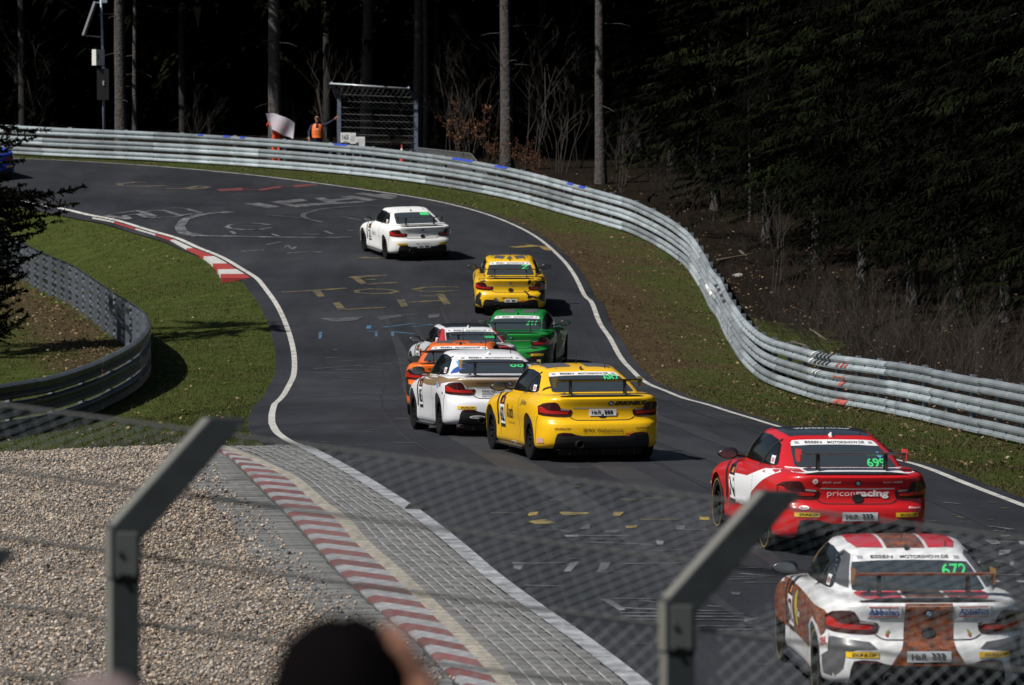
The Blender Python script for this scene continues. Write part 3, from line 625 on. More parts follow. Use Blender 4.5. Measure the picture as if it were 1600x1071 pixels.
patch = np.sin(X * 1.7 + np.sin(Y * 0.6) * 2) * 0.5 + np.sin(Y * 0.9 + X * 0.7) * 0.5
g = np.array([(0.047, 0.060, 0.014)]) * (0.55 + 0.8 * np.random.rand(n, 1)); br = np.array([(0.105, 0.078, 0.04)]) * (0.5 + 0.8 * np.random.rand(n, 1))
pd = np.clip(0.20 + 0.18 * (X > 0) + 0.34 * patch + 0.5 * np.exp(-(er_ / .7) ** 2) + 0.75 * np.exp(-((sr_ + 2.7) / 1.5) ** 2) * (Y > 108) * (Y < 160) + 0.35 * np.exp(-(sr_ / 1.0) ** 2), 0.03, 0.95)
isb = np.random.rand(n) < pd; cols = np.where(isb[:, None], br, g)
tufts(X, Y, (0.022 + 0.035 * np.random.rand(n) ** 1.5) * (1 + .35 * patch) + np.where(np.random.rand(n) < .015 + .05 * np.exp(-(sr_ / .7) ** 2), .10 * np.random.rand(n), 0), 0.006 + 0.006 * np.random.rand(n), cols, M_blade, 'verge_grass', 'short tufts of green and straw grass on the track verges', 'grass')
X, Y = in_poly_field(90000, 62, 175); sr = signed(SR, X, Y); sll = signed(SL, X, Y); er = signed(EDGE_R[::-1], X, Y); el = signed(EDGE_L, X, Y)
right_v = (sr < -0.05) & ((er > 0.05) if True else 0); lv = ((el > 0.1) if np.median(el[X < -0.1 * Y]) > 0 else (el < -0.1)) & (Y > gline(X, Y)) & (X < 1)
er_sign = 1 if np.median(er[sr > 0]) > 0 else -1
right_v = (sr < -0.05) & (er * er_sign > 0.05)
prob = np.where(right_v, 0.03 + 0.30 * np.exp(-(sr / 0.8) ** 2) + 0.05 * (sr > -4), 0) + np.where(lv, 0.045 + 0.8 * np.clip(1 - np.abs(sll + .6) / 2.0, 0, 1) * (Y > 110), 0) + np.where((sr > 0) & (sr < 12), 0.5 * np.exp(-sr / 4), 0)
k = np.random.rand(len(X)) < prob; X, Y = X[k], Y[k]; n = len(X); Z = hgt(X, Y) + 0.03 + 0.03 * np.random.rand(n)
a = np.random.rand(n) * 6.28; l = 0.018 + 0.032 * np.random.rand(n); dx = np.stack([np.cos(a) * l, np.sin(a) * l, (np.random.rand(n) - .5) * l], 1); dy = np.stack([-np.sin(a) * l * .6, np.cos(a) * l * .6, (np.random.rand(n) - .5) * l * 1.2], 1)
C0 = np.stack([X, Y, Z], 1); V = np.stack([C0 - dx, C0 - dy, C0 + dx, C0 + dy], 1)
lc = np.array([(0.20, 0.11, 0.05), (0.30, 0.21, 0.11), (0.12, 0.065, 0.03), (0.34, 0.27, 0.17)])[np.random.choice(4, n, p=[.38, .27, .3, .05])] * (0.4 + 0.5 * np.random.rand(n, 1))
M_leaf = mat('fallen_leaf', (1, 1, 1), 0.8, attr='tint')
o = link('leaf_litter', big('leaf_litter', V.reshape(-1, 3), np.arange(4 * n).reshape(-1, 4), M_leaf, np.repeat(lc, 4, 0))); tag(o, 'dry brown leaves scattered over the verges and along the guard rails', 'leaves', kind='stuff')

# ------------------------------------------------------------------ guard rails
WPROF = [(0.0, 0.0), (0.028, 0.006), (0.082, 0.05), (0.082, 0.092), (0.034, 0.142), (0.034, 0.168), (0.082, 0.218), (0.082, 0.26), (0.028, 0.304), (0.0, 0.31)]
WPROF = [(d * 1.15, h * .92) for d, h in WPROF]
PROF2 = WPROF + [(d - 0.004, h) for d, h in reversed(WPROF)]
def mat_rail(name, col, noise_col):
    m = mat(name, col, 0.42, 0.35, noise=(1.3, noise_col, 0.85, 7), rand=0.36); return m
M_rail = mat_rail('galvanised_rail', (0.49, 0.55, 0.585), (0.24, 0.26, 0.27)); M_railL = mat_rail('galvanised_rail_dark', (0.13, 0.145, 0.16), (0.07, 0.078, 0.085))  # left rail: the same steel in a darker tone
M_post = mat('galvanised_post', (0.19, 0.215, 0.25), 0.5, 0.3, noise=(3, (0.12, 0.135, 0.15), 0.7), rand=0.15)
M_bolt = mat('bolt_dark', (0.04, 0.04, 0.04), 0.6); M_bluep = mat('paint_blue', (0.02, 0.06, 0.45), 0.6); M_redp = mat('paint_red_fade', (0.42, 0.10, 0.08), 0.7); M_blackp = mat('paint_black', (0.03, 0.03, 0.035), 0.7); M_whitep = mat('paint_white', (0.7, 0.7, 0.68), 0.6)
ROWS = (0.01, 0.378, 0.746)
def rail(P, side, name, label, mrail, post_len=1.06, hs=1.0):
    """P plan path, side=+1: road on the right of the running direction"""
    root = empty(name, (P[0][0], P[0][1], gz(*P[0]))); tag(root, label, 'guard rail')
    inv = Matrix.Translation(-root.location)
    n = normals2(P) * side; Z = hgt(P[:, 0], P[:, 1]); Z = np.convolve(np.pad(Z, 3, mode='edge'), np.ones(7) / 7, 'valid')
    for row, z0 in enumerate(ROWS):
        i = 0
        while i < len(P) - 1:
            j = min(i + 8, len(P) - 1); V = []; m_ = len(PROF2); jog = random.uniform(-0.006, 0.006); zj = random.uniform(-0.006, 0.006)
            for k in range(i, j + 1):
                e = 0.004 if k == i else 0.0
                for d, h in PROF2: V.append((P[k][0] + n[k][0] * (d + 0.06 + e + jog), P[k][1] + n[k][1] * (d + 0.06 + e + jog), Z[k] + z0 + h * hs + zj))
            F = [(a * m_ + q, a * m_ + (q + 1) % m_, (a + 1) * m_ + (q + 1) % m_, (a + 1) * m_ + q) for a in range(j - i) for q in range(m_)]
            F += [tuple(range(m_)), tuple((j - i) * m_ + q for q in reversed(range(m_)))]
            c0 = Vector(V[0]); me = mk('rail_panel', [Vector(v) - c0 for v in V], F, mrail, angle=50)
            link('rail_panel', me, root, c0 - root.location); i = j
    pm = MB(); w = 0.14; dpt = 0.09                      # U-shaped post
    sec = [(-w / 2, 0), (w / 2, 0), (w / 2, -dpt), (w / 2 - .012, -dpt), (w / 2 - .012, -.012), (-w / 2 + .012, -.012), (-w / 2 + .012, -dpt), (-w / 2, -dpt)]
    pm.add([(x, y_, -0.3) for x, y_ in sec] + [(x, y_, post_len) for x, y_ in sec], [(i, (i + 1) % 8, 8 + (i + 1) % 8, 8 + i) for i in range(8)] + [tuple(range(8, 16))])
    pme = pm.mesh('post', M_post); bo = MB()
    for k in range(2, len(P) - 1, 4):
        o = link('post', pme, root, Vector((P[k][0] + n[k][0] * 0.05, P[k][1] + n[k][1] * 0.05, Z[k])) - root.location)
        o.rotation_euler = (0, 0, math.atan2(n[k][1], n[k][0]) - math.pi / 2)
        for z0 in ROWS:
            for dk in (0, 2):
                kk = min(k + dk, len(P) - 1)
                bo.box(Vector((P[kk][0] + n[kk][0] * 0.09, P[kk][1] + n[kk][1] * 0.09, Z[kk] + z0 + 0.143)) - root.location, (0.045, 0.045, 0.04))
    b_ = bo.build('bolts', M_bolt, root); b_['kind'] = 'stuff'
    return root, n, Z
railR, nR, zR = rail(SR, -1, 'guard_rail', 'long bright galvanised three-beam guard rail sweeping along the forest edge', M_rail)
railL, nL, zL = rail(SL, 1, 'guard_rail', 'dark grey guard rail curling round the grass on the inside of the bend', M_railL, 1.06, 1.16)
def rail_mark(px0, px1, row, lo, hi, m, slant=0.0, name='paint_mark'):
    """dab of paint following the beam between two picture columns"""
    pxs = SR[:, 0] / SR[:, 1] * 8000 + 800; k0 = np.argmin(np.abs(pxs - px0)); k1 = np.argmin(np.abs(pxs - px1)); a, b_ = px0, px1
    V = []; F = []; pr = [(d, h) for d, h in WPROF if lo <= h <= hi]
    for s in np.linspace(0, 1, 5):
        px_ = px0 + (px1 - px0) * s
        for d, h in pr:
            q = px_ + slant * (h - lo); x = np.interp(-q, -pxs[5:], SR[5:, 0]) if False else None
            order = np.argsort(pxs[2:]); kx = np.interp(q, pxs[2:][order], np.arange(2, len(pxs))[order]); k = int(kx); fr = kx - k; k2 = min(k + 1, len(SR) - 1)
            p = SR[k] * (1 - fr) + SR[k2] * fr; nn = nR[k] * (1 - fr) + nR[k2] * fr; z = zR[k] * (1 - fr) + zR[k2] * fr
            V.append(Vector((p[0] + nn[0] * (d + 0.075), p[1] + nn[1] * (d + 0.075), z + ROWS[row] + h + 0.006)) - railR.location)
    m_ = len(pr); F = [(a * m_ + q, a * m_ + q + 1, (a + 1) * m_ + q + 1, (a + 1) * m_ + q) for a in range(4) for q in range(m_ - 1)]
    return link(name, mk(name, V, F, m), railR)
for a, b_ in ((312, 320), (352, 363), (378, 386), (526, 546), (712, 744), (779, 798), (892, 901), (911, 920)): rail_mark(a, b_, 2, 0.21, 0.32, M_bluep)
for a in (1318, 1325, 1331): rail_mark(a, a + 2.5, 2, 0.04, 0.15, M_redp, 20); rail_mark(a - 4, a + 1, 1, 0.2, 0.27, M_redp, 30); rail_mark(a - 4, a + 2, 0, 0.04, 0.15, M_redp, 25)
rail_mark(1322, 1328, 1, 0.04, 0.15, M_redp, 25)
for a in (1276, 1284, 1290, 1296, 1302): rail_mark(a, a + 2.5, 2, 0.04, 0.32, M_blackp if a > 1280 else M_whitep, 22)
for a in (1281, 1286): rail_mark(a, a + 2, 1, 0.2, 0.32, M_whitep, 20)
for a, b_ in ((1112, 1118), (1115, 1121)): rail_mark(a, b_, 1, 0.2, 0.27, M_whitep); rail_mark(a, b_, 1, 0.04, 0.15, M_whitep)
for a in (1127, 1131, 1135, 1139): rail_mark(a, a + 2, 2, 0.04, 0.15, M_blackp, 10)
# ------------------------------------------------------------------ racing coupe: one body shape, ten liveries
def dense(pts, n):
    P = np.array(pts, dtype=float); P = np.vstack([P[0] * [-1, 1] if P[0][0] == 0 and False else 2 * P[0] - P[1], P, 2 * P[-1] - P[-2]]); out = []
    P[0] = [-P[2][0], P[2][1]]; P[-1] = [-P[-3][0], P[-3][1]]      # mirror ends so the centre line is smooth
    for i in range(1, len(P) - 2):
        for t in np.arange(12) / 12:
            out.append(0.5 * (2 * P[i] + (P[i + 1] - P[i - 1]) * t + (2 * P[i - 1] - 5 * P[i] + 4 * P[i + 1] - P[i + 2]) * t * t + (3 * P[i] - P[i - 1] - 3 * P[i + 1] + P[i + 2]) * t ** 3))
    out.append(P[-2]); out = np.array(out); s = np.concatenate([[0], np.cumsum(np.linalg.norm(np.diff(out, axis=0), axis=1))])
    q = np.linspace(0, 1, n); q = s[-1] * q
    return np.stack([np.interp(q, s, out[:, 0]), np.interp(q, s, out[:, 1])], 1)
def ring(half):                                   # half outline rear centre -> front centre (x>=0) to a closed ring
    return np.vstack([half, half[-2:0:-1] * [-1, 1]])
def loft(rings, close_top=True):
    n = len(rings[0]); V = np.vstack(rings); F = []
    for i in range(len(rings) - 1):
        for k in range(n): F.append((i * n + k, i * n + (k + 1) % n, (i + 1) * n + (k + 1) % n, (i + 1) * n + k))
    F.append(tuple(reversed(range(n))))
    b = (len(rings) - 1) * n; h = n // 2               # close the last ring across with quads
    for k in range(h):
        a, c = b + k, b + (n - k) % n; a2, c2 = b + k + 1, b + (n - k - 1) % n
        if k == 0: F.append((a, a2, c2))
        elif a2 == c2: F.append((c, a, a2))
        else: F.append((a, a2, c2, c))
    return V, F
BPLAN = dense([(0, -.93), (.3, -.922), (.5, -.905), (.65, -.868), (.75, -.805), (.82, -.70), (.862, -.52), (.886, -.25), (.892, 0), (.884, .4), (.868, .9), (.860, 1.5), (.864, 2.1), (.882, 2.5), (.886, 2.75), (.868, 3.05), (.81, 3.25), (.68, 3.40), (.45, 3.48), (0, 3.51)], 92)
def body_rings():
    zt = lambda y: np.interp(y, [-.93, -.5, 0, .5, 1.5, 2.2, 2.8, 3.2, 3.51], [.955, .975, .975, .955, .93, .90, .82, .72, .60])
    zb = lambda y: np.interp(y, [-.93, -.6, -.35, 0, 2.7, 3.5], [.205, .20, .185, .175, .165, .16])
    LV = [(0, .88, .14), (.015, .93, .10), (.05, .963, .055), (.12, .978, .025), (.22, .984, .006), (.32, .986, .0), (.40, .987, .0), (.46, .988, .004), (.50, .990, .016), (.53, .993, .040), (.57, .997, .058), (.63, 1.0, .066), (.70, 1.0, .066), (.77, .996, .058), (.83, .988, .048), (.88, .975, .034), (.93, .955, .022), (.965, .932, .018), (.99, .908, .030), (1.0, .89, .05)]
    out = []
    for f, w, dr in LV:
        P = BPLAN.copy(); wr = np.clip((-.30 - P[:, 1]) / .55, 0, 1); wr = wr * wr * (3 - 2 * wr); P[:, 1] += dr * wr
        wf = np.clip((P[:, 1] - 2.9) / .6, 0, 1); P[:, 1] -= wf * abs(f - .35) ** 1.5 * .25
        ww = np.where(np.abs(P[:, 1] - 1.35) < 1.6, w - .012 * max(0, 1 - abs(f - .3) / .3), w); P[:, 0] *= ww
        r = ring(P); z = zb(r[:, 1]) + f * (zt(r[:, 1]) - zb(r[:, 1])); out.append(np.c_[r, z])
    top = out[-1].copy(); yc = 1.2
    for s, sy, dz in ((.975, .992, .006), (.93, .972, .010), (.82, .93, .014), (.6, .84, .018), (.3, .7, .020), (.02, .5, .020)):
        r = top.copy(); r[:, 0] *= s; r[:, 1] = yc + (top[:, 1] - yc) * sy; r[:, 2] = zt(r[:, 1]) + dz; out.append(r)
    return out
GB = dense([(0, -.58), (.35, -.572), (.55, -.55), (.655, -.47), (.705, -.30), (.725, 0), (.735, .4), (.742, .9), (.742, 1.35), (.732, 1.75), (.70, 2.05), (.60, 2.25), (.35, 2.36), (0, 2.40)], 74)
GT = dense([(0, .46), (.32, .472), (.46, .50), (.515, .58), (.54, .76), (.555, 1.0), (.56, 1.25), (.552, 1.42), (.52, 1.55), (.44, 1.63), (.28, 1.67), (0, 1.68)], 74)
def cabin_rings():
    zr = lambda y: np.interp(y, [.45, .8, 1.15, 1.5, 1.7], [1.262, 1.305, 1.322, 1.312, 1.290]); out = []
    for u in (0, .1, .2, .32, .45, .58, .7, .8, .88, .94, .98, 1.0):
        P = GB + (GT - GB) * u; P[:, 0] += .035 * math.sin(math.pi * u) * np.clip(P[:, 0] / .4, 0, 1)
        r = ring(P); ztop = zr(ring(GT)[:, 1]); e = u + .06 * math.sin(math.pi * u); out.append(np.c_[r, .90 + (ztop - .90) * e])
    top = out[-1].copy(); yc = 1.08
    for s, sy, dz in ((.975, .985, .012), (.92, .95, .024), (.8, .87, .036), (.6, .7, .046), (.3, .4, .053), (.02, .1, .055)):
        r = top.copy(); r[:, 0] *= s; r[:, 1] = yc + (top[:, 1] - yc) * sy; r[:, 2] = zr(r[:, 1]) + dz; out.append(r)
    return out
M_well = mat('wheel_well_black', (0.012, 0.012, 0.012), 0.9)
bv, bf = loft(body_rings()); cv, cf = loft(cabin_rings())
allv = np.vstack([bv, cv]); allf = bf + [tuple(i + len(bv) for i in f) for f in cf]
BVH = BVHTree.FromPolygons([Vector(v) for v in allv], allf, all_triangles=False)
def cut_body():
    tmp = [link('tmp', mk('tmp', bv, bf, [M_well], smooth=True))]
    md = tmp[0]
    me = md.data
    for y in (0.0, 2.69):
        for s in (-1, 1):
            m_ = MB(); r = .362 if y == 0 else .368
            m_.lathe([(r, .58), (r, 1.2)], 40, 'x'); m_.f.append(tuple(reversed(range(40)))); m_.f.append(tuple(range(40, 80)))
            c = m_.build('cut', M_well); c.location = (0, y, .335)
            if s < 0: c.scale = (-1, 1, 1)
            bpy.context.view_layer.update()
            mo = md.modifiers.new('b', 'BOOLEAN'); mo.operation = 'DIFFERENCE'; mo.object = c; mo.solver = 'EXACT'; tmp.append(c)
    bpy.context.view_layer.update(); dg = bpy.context.evaluated_depsgraph_get()
    out = bpy.data.meshes.new_from_object(md.evaluated_get(dg))
    for o in tmp: bpy.data.objects.remove(o)
    return out
_cut = cut_body()
bm = bmesh.new(); bm.from_mesh(_cut); nb = len(bm.faces)
for f in bm.faces:                                 # inner faces of the wheel openings stay black
    c = f.calc_center_median(); inner = any(abs(math.hypot(c.y - y, c.z - .335) - r) < .012 and abs(f.normal.x) < .3 for y, r in ((0, .362), (2.69, .368))) or (abs(abs(c.x) - .58) < .004 and abs(f.normal.x) > .9) or f.normal.z < -.85
    f.material_index = 1 if inner else 0; f.smooth = True
base = len(bm.verts); vs = [bm.verts.new(v) for v in cv]
for f in cf:
    fc = bm.faces.new([vs[i] for i in f]); fc.material_index = 0; fc.smooth = True
bmesh.ops.recalc_face_normals(bm, faces=bm.faces)
BODY = bpy.data.meshes.new('body'); bm.to_mesh(BODY); bm.free(); BODY.materials.clear()
BODY.materials.append(M_well); BODY.materials.append(M_well); BODY.set_sharp_from_angle(angle=R(38))

AX = {'rear': (lambda a, b: Vector((a, -4, b)), Vector((0, 1, 0))), 'left': (lambda a, b: Vector((-4, -a, b)), Vector((1, 0, 0))),
      'right': (lambda a, b: Vector((4, a, b)), Vector((-1, 0, 0))), 'top': (lambda a, b: Vector((a, b, 4)), Vector((0, 0, -1))), 'front': (lambda a, b: Vector((-a, 6, b)), Vector((0, -1, 0)))}
def proj_pts(side, P, off):
    fo, d = AX[side]; out = []
    for a, b in P:
        o = fo(a, b); h = BVH.ray_cast(o, d)
        if h[0] is None: out.append(None); continue
        n = h[1]
        if n.dot(d) > 0: n = -n
        out.append(h[0] + n * off)
    return out
def clean(V, F):
    ok = {}; nv = []
    for i, v in enumerate(V):
        if v is not None: ok[i] = len(nv); nv.append(v)
    nf = []
    for f in F:
        if all(i in ok for i in f):
            q = [nv[ok[i]] for i in f]
            if max((q[a] - q[b]).length for a in range(len(q)) for b in range(a)) < 0.35: nf.append(tuple(ok[i] for i in f))
    return nv, nf
DC = {}
def patch_mesh(name, side, outline, off=0.004, step=0.025, closed_smooth=0):
    key = ('p', side, tuple(map(tuple, outline)), off)
    if key in DC: return DC[key]
    O = []
    for i in range(len(outline)):
        a = Vector(outline[i]); b = Vector(outline[(i + 1) % len(outline)]); n = max(1, int((b - a).length / step))
        for t in range(n): O.append(a + (b - a) * t / n)
    x0 = min(o.x for o in O); x1 = max(o.x for o in O); y0 = min(o.y for o in O); y1 = max(o.y for o in O)
    G = [Vector((x, y)) for x in np.arange(x0 + step / 2, x1, step) for y in np.arange(y0 + step / 2, y1, step)]
    r = delaunay_2d_cdt(O + G, [], [list(range(len(O)))], 1, 1e-6)
    V = proj_pts(side, [(v.x, v.y) for v in r[0]], off); v, f = clean(V, r[2]); _, d = AX[side]
    me = mk(name, v, f, None, smooth=True); bmm = bmesh.new(); bmm.from_mesh(me); bmesh.ops.recalc_face_normals(bmm, faces=bmm.faces)
    tot = sum((fa.normal * fa.calc_area() for fa in bmm.faces), Vector())
    if tot.dot(d) > 0: bmesh.ops.reverse_faces(bmm, faces=bmm.faces)
    bmm.to_mesh(me); bmm.free(); me.shade_smooth(); DC[key] = me; return me
TXT = {}
def text2d(s, bold=0.0, shear=0.0):
    key = (s, bold, shear)
    if key not in TXT:
        cu = bpy.data.curves.new('t', 'FONT'); cu.body = s; cu.offset = bold; cu.shear = shear; cu.resolution_u = 3; cu.fill_mode = 'FRONT'
        ob = bpy.data.objects.new('t', cu); me = ob.to_mesh(); bmm = bmesh.new(); bmm.from_mesh(me)
        bmesh.ops.triangulate(bmm, faces=bmm.faces[:])
        V = [(v.co.x, v.co.y) for v in bmm.verts]; bmm.verts.index_update(); F = [tuple(v.index for v in f.verts) for f in bmm.faces]; bmm.free(); ob.to_mesh_clear(); bpy.data.objects.remove(ob)
        xs = [v[0] for v in V]; ys = [v[1] for v in V]; TXT[key] = (V, F, min(xs), max(xs), min(ys), max(ys))
    return TXT[key]
def text_box(s, cx, cy, w, h, bold=0.0, shear=0.0, rot=0.0):
    V, F, x0, x1, y0, y1 = text2d(s, bold, shear); out = []
    for x, y in V:
        a = ((x - x0) / (x1 - x0) - .5) * w; b = ((y - y0) / (y1 - y0) - .5) * h
        out.append((cx + a * math.cos(rot) - b * math.sin(rot), cy + a * math.sin(rot) + b * math.cos(rot)))
    return out, F
def text_mesh(name, side, s, cx, cy, w, h, off=0.008, bold=0.0, shear=0.0, rot=0.0):
    key = ('t', side, s, cx, cy, w, h, bold, shear, rot)
    if key in DC: return DC[key]
    P, F = text_box(s, cx, cy, w, h, bold, shear, rot); V = proj_pts(side, P, off); v, f = clean(V, F); DC[key] = mk(name, v, f, None); return DC[key]
def rect(cx, cy, w, h): return [(cx - w / 2, cy - h / 2), (cx + w / 2, cy - h / 2), (cx + w / 2, cy + h / 2), (cx - w / 2, cy + h / 2)]
def circ(cx, cy, rx, ry=None, n=20): ry = ry or rx; return [(cx + rx * math.cos(2 * math.pi * i / n), cy + ry * math.sin(2 * math.pi * i / n)) for i in range(n)]
def sym(half): return half + [(-x, z) for x, z in reversed(half) if abs(x) > 1e-6]
def put(name, me, m, par):
    o = bpy.data.objects.new(name, me); COL.objects.link(o); o.parent = par
    if len(me.materials) == 0: me.materials.append(M_well)
    o.material_slots[0].link = 'OBJECT'; o.material_slots[0].material = m; return o

# shared small meshes
def wheel_meshes():
    t = MB(); w = .125; r = .327
    t.lathe([(.215, -w + .01), (.29, -w), (.315, -w + .012), (r, -w + .035), (r, w - .035), (.315, w - .012), (.29, w), (.215, w - .01), (.215, -w + .01)], 36, 'x'); tyre = t.mesh('wheel', mat('tyre_rubber', (0.007, 0.007, 0.0075), 0.85, spec=0.2), angle=40)
    m_ = MB(); m_.lathe([(.225, -.10), (.222, -.085), (.208, -.075), (.204, .09), (.225, .10)], 36, 'x')
    m_.lathe([(.0, -.055), (.045, -.06), (.055, -.045), (.055, .0)], 14, 'x')
    for k in range(10):
        a = 2 * math.pi * k / 10; d = Vector((0, math.cos(a), math.sin(a))); m_.bar(d * .04 + Vector((-.045, 0, 0)), d * .212 + Vector((-.075, 0, 0)), .028, .03, up=(1, 0, 0))
    m_.lathe([(.15, -.01), (.15, .01), (.05, .01), (.05, -.01), (.15, -.01)], 24, 'x')
    rim = m_.mesh('rim', None, angle=40)
    s = MB(); s.lathe([(.296, -w - .0015), (.282, -w - .0005)], 36, 'x'); band = s.mesh('sidewall_band', None)
    return tyre, rim, band
TYRE, RIM, BAND = wheel_meshes()
def wing_blade():
    prof = [(0, 0), (.05, .012), (.12, .02), (.20, .030), (.235, .044), (.238, .036), (.20, .016), (.12, .002), (.05, -.006)]; V = []; F = []; n = len(prof)
    xs = [-.60, -.3, 0, .3, .60]
    for x in xs: V += [(x, -.42 - a, 1.165 + b) for a, b in prof]
    F = [(i * n + k, i * n + (k + 1) % n, (i + 1) * n + (k + 1) % n, (i + 1) * n + k) for i in range(4) for k in range(n)] + [tuple(range(n)), tuple(4 * n + k for k in reversed(range(n)))]
    return mk('wing_blade', V, F, None, angle=40)
WING = wing_blade()
ep = []
def endplate(s):
    m_ = MB(); o = [(-.40, 1.235), (-.68, 1.245), (-.70, 1.20), (-.66, 1.10), (-.50, 1.085), (-.41, 1.13)]; x = .605 * s
    m_.add([(x - .005, a, b) for a, b in o] + [(x + .005, a, b) for a, b in o], [tuple(range(6)), tuple(reversed(range(6, 12)))] + [(i, (i + 1) % 6, 6 + (i + 1) % 6, 6 + i) for i in range(6)]); return m_.mesh('wing_endplate', None)
def pylon(s):
    m_ = MB(); x = .385 * s; o = [(-.50, .965), (-.66, .965), (-.60, 1.18), (-.50, 1.185)]
    m_.add([(x - .011, a, b) for a, b in o] + [(x + .011, a, b) for a, b in o], [(0, 1, 2, 3), (7, 6, 5, 4)] + [(i, (i + 1) % 4, 4 + (i + 1) % 4, 4 + i) for i in range(4)]); return m_.mesh('wing_pylon', None)
EPL = {s: endplate(s) for s in (-1, 1)}; PYL = {s: pylon(s) for s in (-1, 1)}
def mirror(s):
    bmm = bmesh.new(); bmesh.ops.create_uvsphere(bmm, u_segments=16, v_segments=10, radius=1.0)
    for v in bmm.verts:
        x, y, z = v.co; k = 1.0
        y = max(y, -.45) if True else y
        sx = .125; v.co = (s * (.925 + x * sx), 1.83 + y * .10, 1.005 + z * .072 * (1 - .25 * (x if True else 0)))
    bmesh.ops.recalc_face_normals(bmm, faces=bmm.faces); me = bpy.data.meshes.new('mirror'); bmm.to_mesh(me); bmm.free(); me.shade_smooth()
    m_ = MB(); m_.bar((s * .70, 1.88, .955), (s * .86, 1.85, .985), .09, .03)
    bmm = bmesh.new(); bmm.from_mesh(me); bmm.from_mesh(m_.mesh('x', None)); bmm.to_mesh(me); bmm.free(); return me
MIR = {s: mirror(s) for s in (-1, 1)}
def mirror_glass(s):
    return mk('mirror_glass', [Vector((s * (.925 + .10 * math.cos(t)), 1.7825, 1.005 + .055 * math.sin(t))) for t in np.linspace(0, 2 * math.pi, 18)[:-1]], [tuple(range(17))], None)
MGL = {s: mirror_glass(s) for s in (-1, 1)}
_f = MB(); _f.add([(-.02, .62, 1.315), (.02, .62, 1.315), (.012, .50, 1.30), (-.012, .50, 1.30), (0, .50, 1.36), (0, .53, 1.362)], [(0, 3, 4, 5), (1, 5, 4, 2), (0, 5, 1), (3, 2, 4), (0, 1, 2, 3)]); FIN = _f.mesh('roof_fin', None)
_f = MB(); _f.tube([(0.02, .95, 1.36), (0.02, .93, 1.60)], [.006, .003], 5); AERIAL = _f.mesh('aerial', None)
_f = MB(); _f.tube([(.36, .62, 1.30), (.36, .60, 1.375)], [.007, .005], 5); _f.lathe([(.03, 1.302), (.025, 1.318), (0.0, 1.322)], 10, 'z', (.36, .62, 0)); AERIAL2 = _f.mesh('roof_aerial', None)
_f = MB(); _f.lathe([(.045, .0), (.04, .016), (.015, .02), (0, .012)], 12, 'z', (-.34, .63, 1.302)); VENT = _f.mesh('roof_vent', None, smooth=True)
_f = MB(); _f.lathe([(.052, -.99), (.055, -.985), (.055, -.80), (.048, -.80), (.045, -.97), (.052, -.99)], 20, 'y', (-.34, 0, .275)); EXH = _f.mesh('exhaust_tip', None, angle=40)
_f = MB(); _f.add([(-.62, -.78, .205), (.62, -.78, .205), (.62, -.55, .17), (-.62, -.55, .17), (-.62, -.80, .19), (.62, -.80, .19), (.62, -.55, .155), (-.62, -.55, .155)], [(0, 1, 2, 3), (4, 7, 6, 5), (0, 4, 5, 1), (1, 5, 6, 2), (3, 7, 4, 0)])
for x in (-.45, -.22, .02, .24, .46): _f.box((x, -.70, .155), (.012, .22, .08))
_f.add([(-.60, -.77, .205), (.60, -.77, .205), (.57, -.70, .10), (-.57, -.70, .10), (-.60, -.73, .205), (.60, -.73, .205), (.57, -.66, .10), (-.57, -.66, .10)], [(0, 3, 2, 1), (4, 5, 6, 7), (3, 7, 6, 2), (0, 4, 7, 3), (1, 2, 6, 5)])  # added black panel below the diffuser, standing in for underbody shade
DIFF = _f.mesh('diffuser_and_shade_panel', None)
_f = MB()
for s in (-1, 1): pass
def skirt(s):
    m_ = MB(); m_.add([(s * .80, .42, .21), (s * .88, .42, .17), (s * .88, 2.26, .16), (s * .80, 2.26, .20), (s * .80, .42, .14), (s * .88, .42, .14), (s * .88, 2.26, .135), (s * .80, 2.26, .135)], [(0, 1, 2, 3), (1, 5, 6, 2), (0, 4, 5, 1), (3, 2, 6, 7), (4, 7, 6, 5)]); return m_.mesh('side_skirt', None)
SKI = {s: skirt(s) for s in (-1, 1)}
_f = MB(); _f.lathe([(0.0, 0.004), (.028, .004), (.03, 0)], 14, 'y')

DARK = mat('carbon_black', (0.014, 0.014, 0.015), 0.35, coat=0.3); SATIN = mat('satin_black', (0.010, 0.010, 0.010), 0.6)
GLASS = mat('window_glass', (0.006, 0.007, 0.008), 0.08, spec=0.12); GLASSR = mat('rear_window_glass', (0.034, 0.042, 0.047), 0.14, spec=0.5)
TL = mat('tail_light_red', (0.42, 0.012, 0.010), 0.12, coat=0.6); TLD = mat('tail_light_dark', (0.045, 0.006, 0.006), 0.12, coat=0.6); TLC = mat('tail_light_clear', (0.30, 0.27, 0.27), 0.15, coat=0.5)
WHT = mat('vinyl_white', (0.78, 0.78, 0.78), 0.4); BLK = mat('vinyl_black', (0.015, 0.015, 0.015), 0.45); YEL = mat('vinyl_yellow', (0.80, 0.50, 0.02), 0.4); GRN = mat('vinyl_green', (0.06, 0.62, 0.18), 0.4); REDV = mat('vinyl_red', (0.55, 0.03, 0.03), 0.4)
BLUV = mat('vinyl_blue', (0.03, 0.08, 0.32), 0.4); GRY = mat('vinyl_grey', (0.10, 0.10, 0.105), 0.4, noise=(6, (0.06, 0.06, 0.065), 0.6)); BRN = mat('vinyl_brown', (0.05, 0.014, 0.014), 0.5); ORA = mat('vinyl_orange', (0.75, 0.25, 0.03), 0.4); SEAM = mat('panel_gap_or_crease_shade', (0.01, 0.01, 0.01), 0.8); LBL = mat('vinyl_light_blue', (0.12, 0.35, 0.7), 0.4); SIL = mat('plate_silver', (0.55, 0.57, 0.60), 0.4)
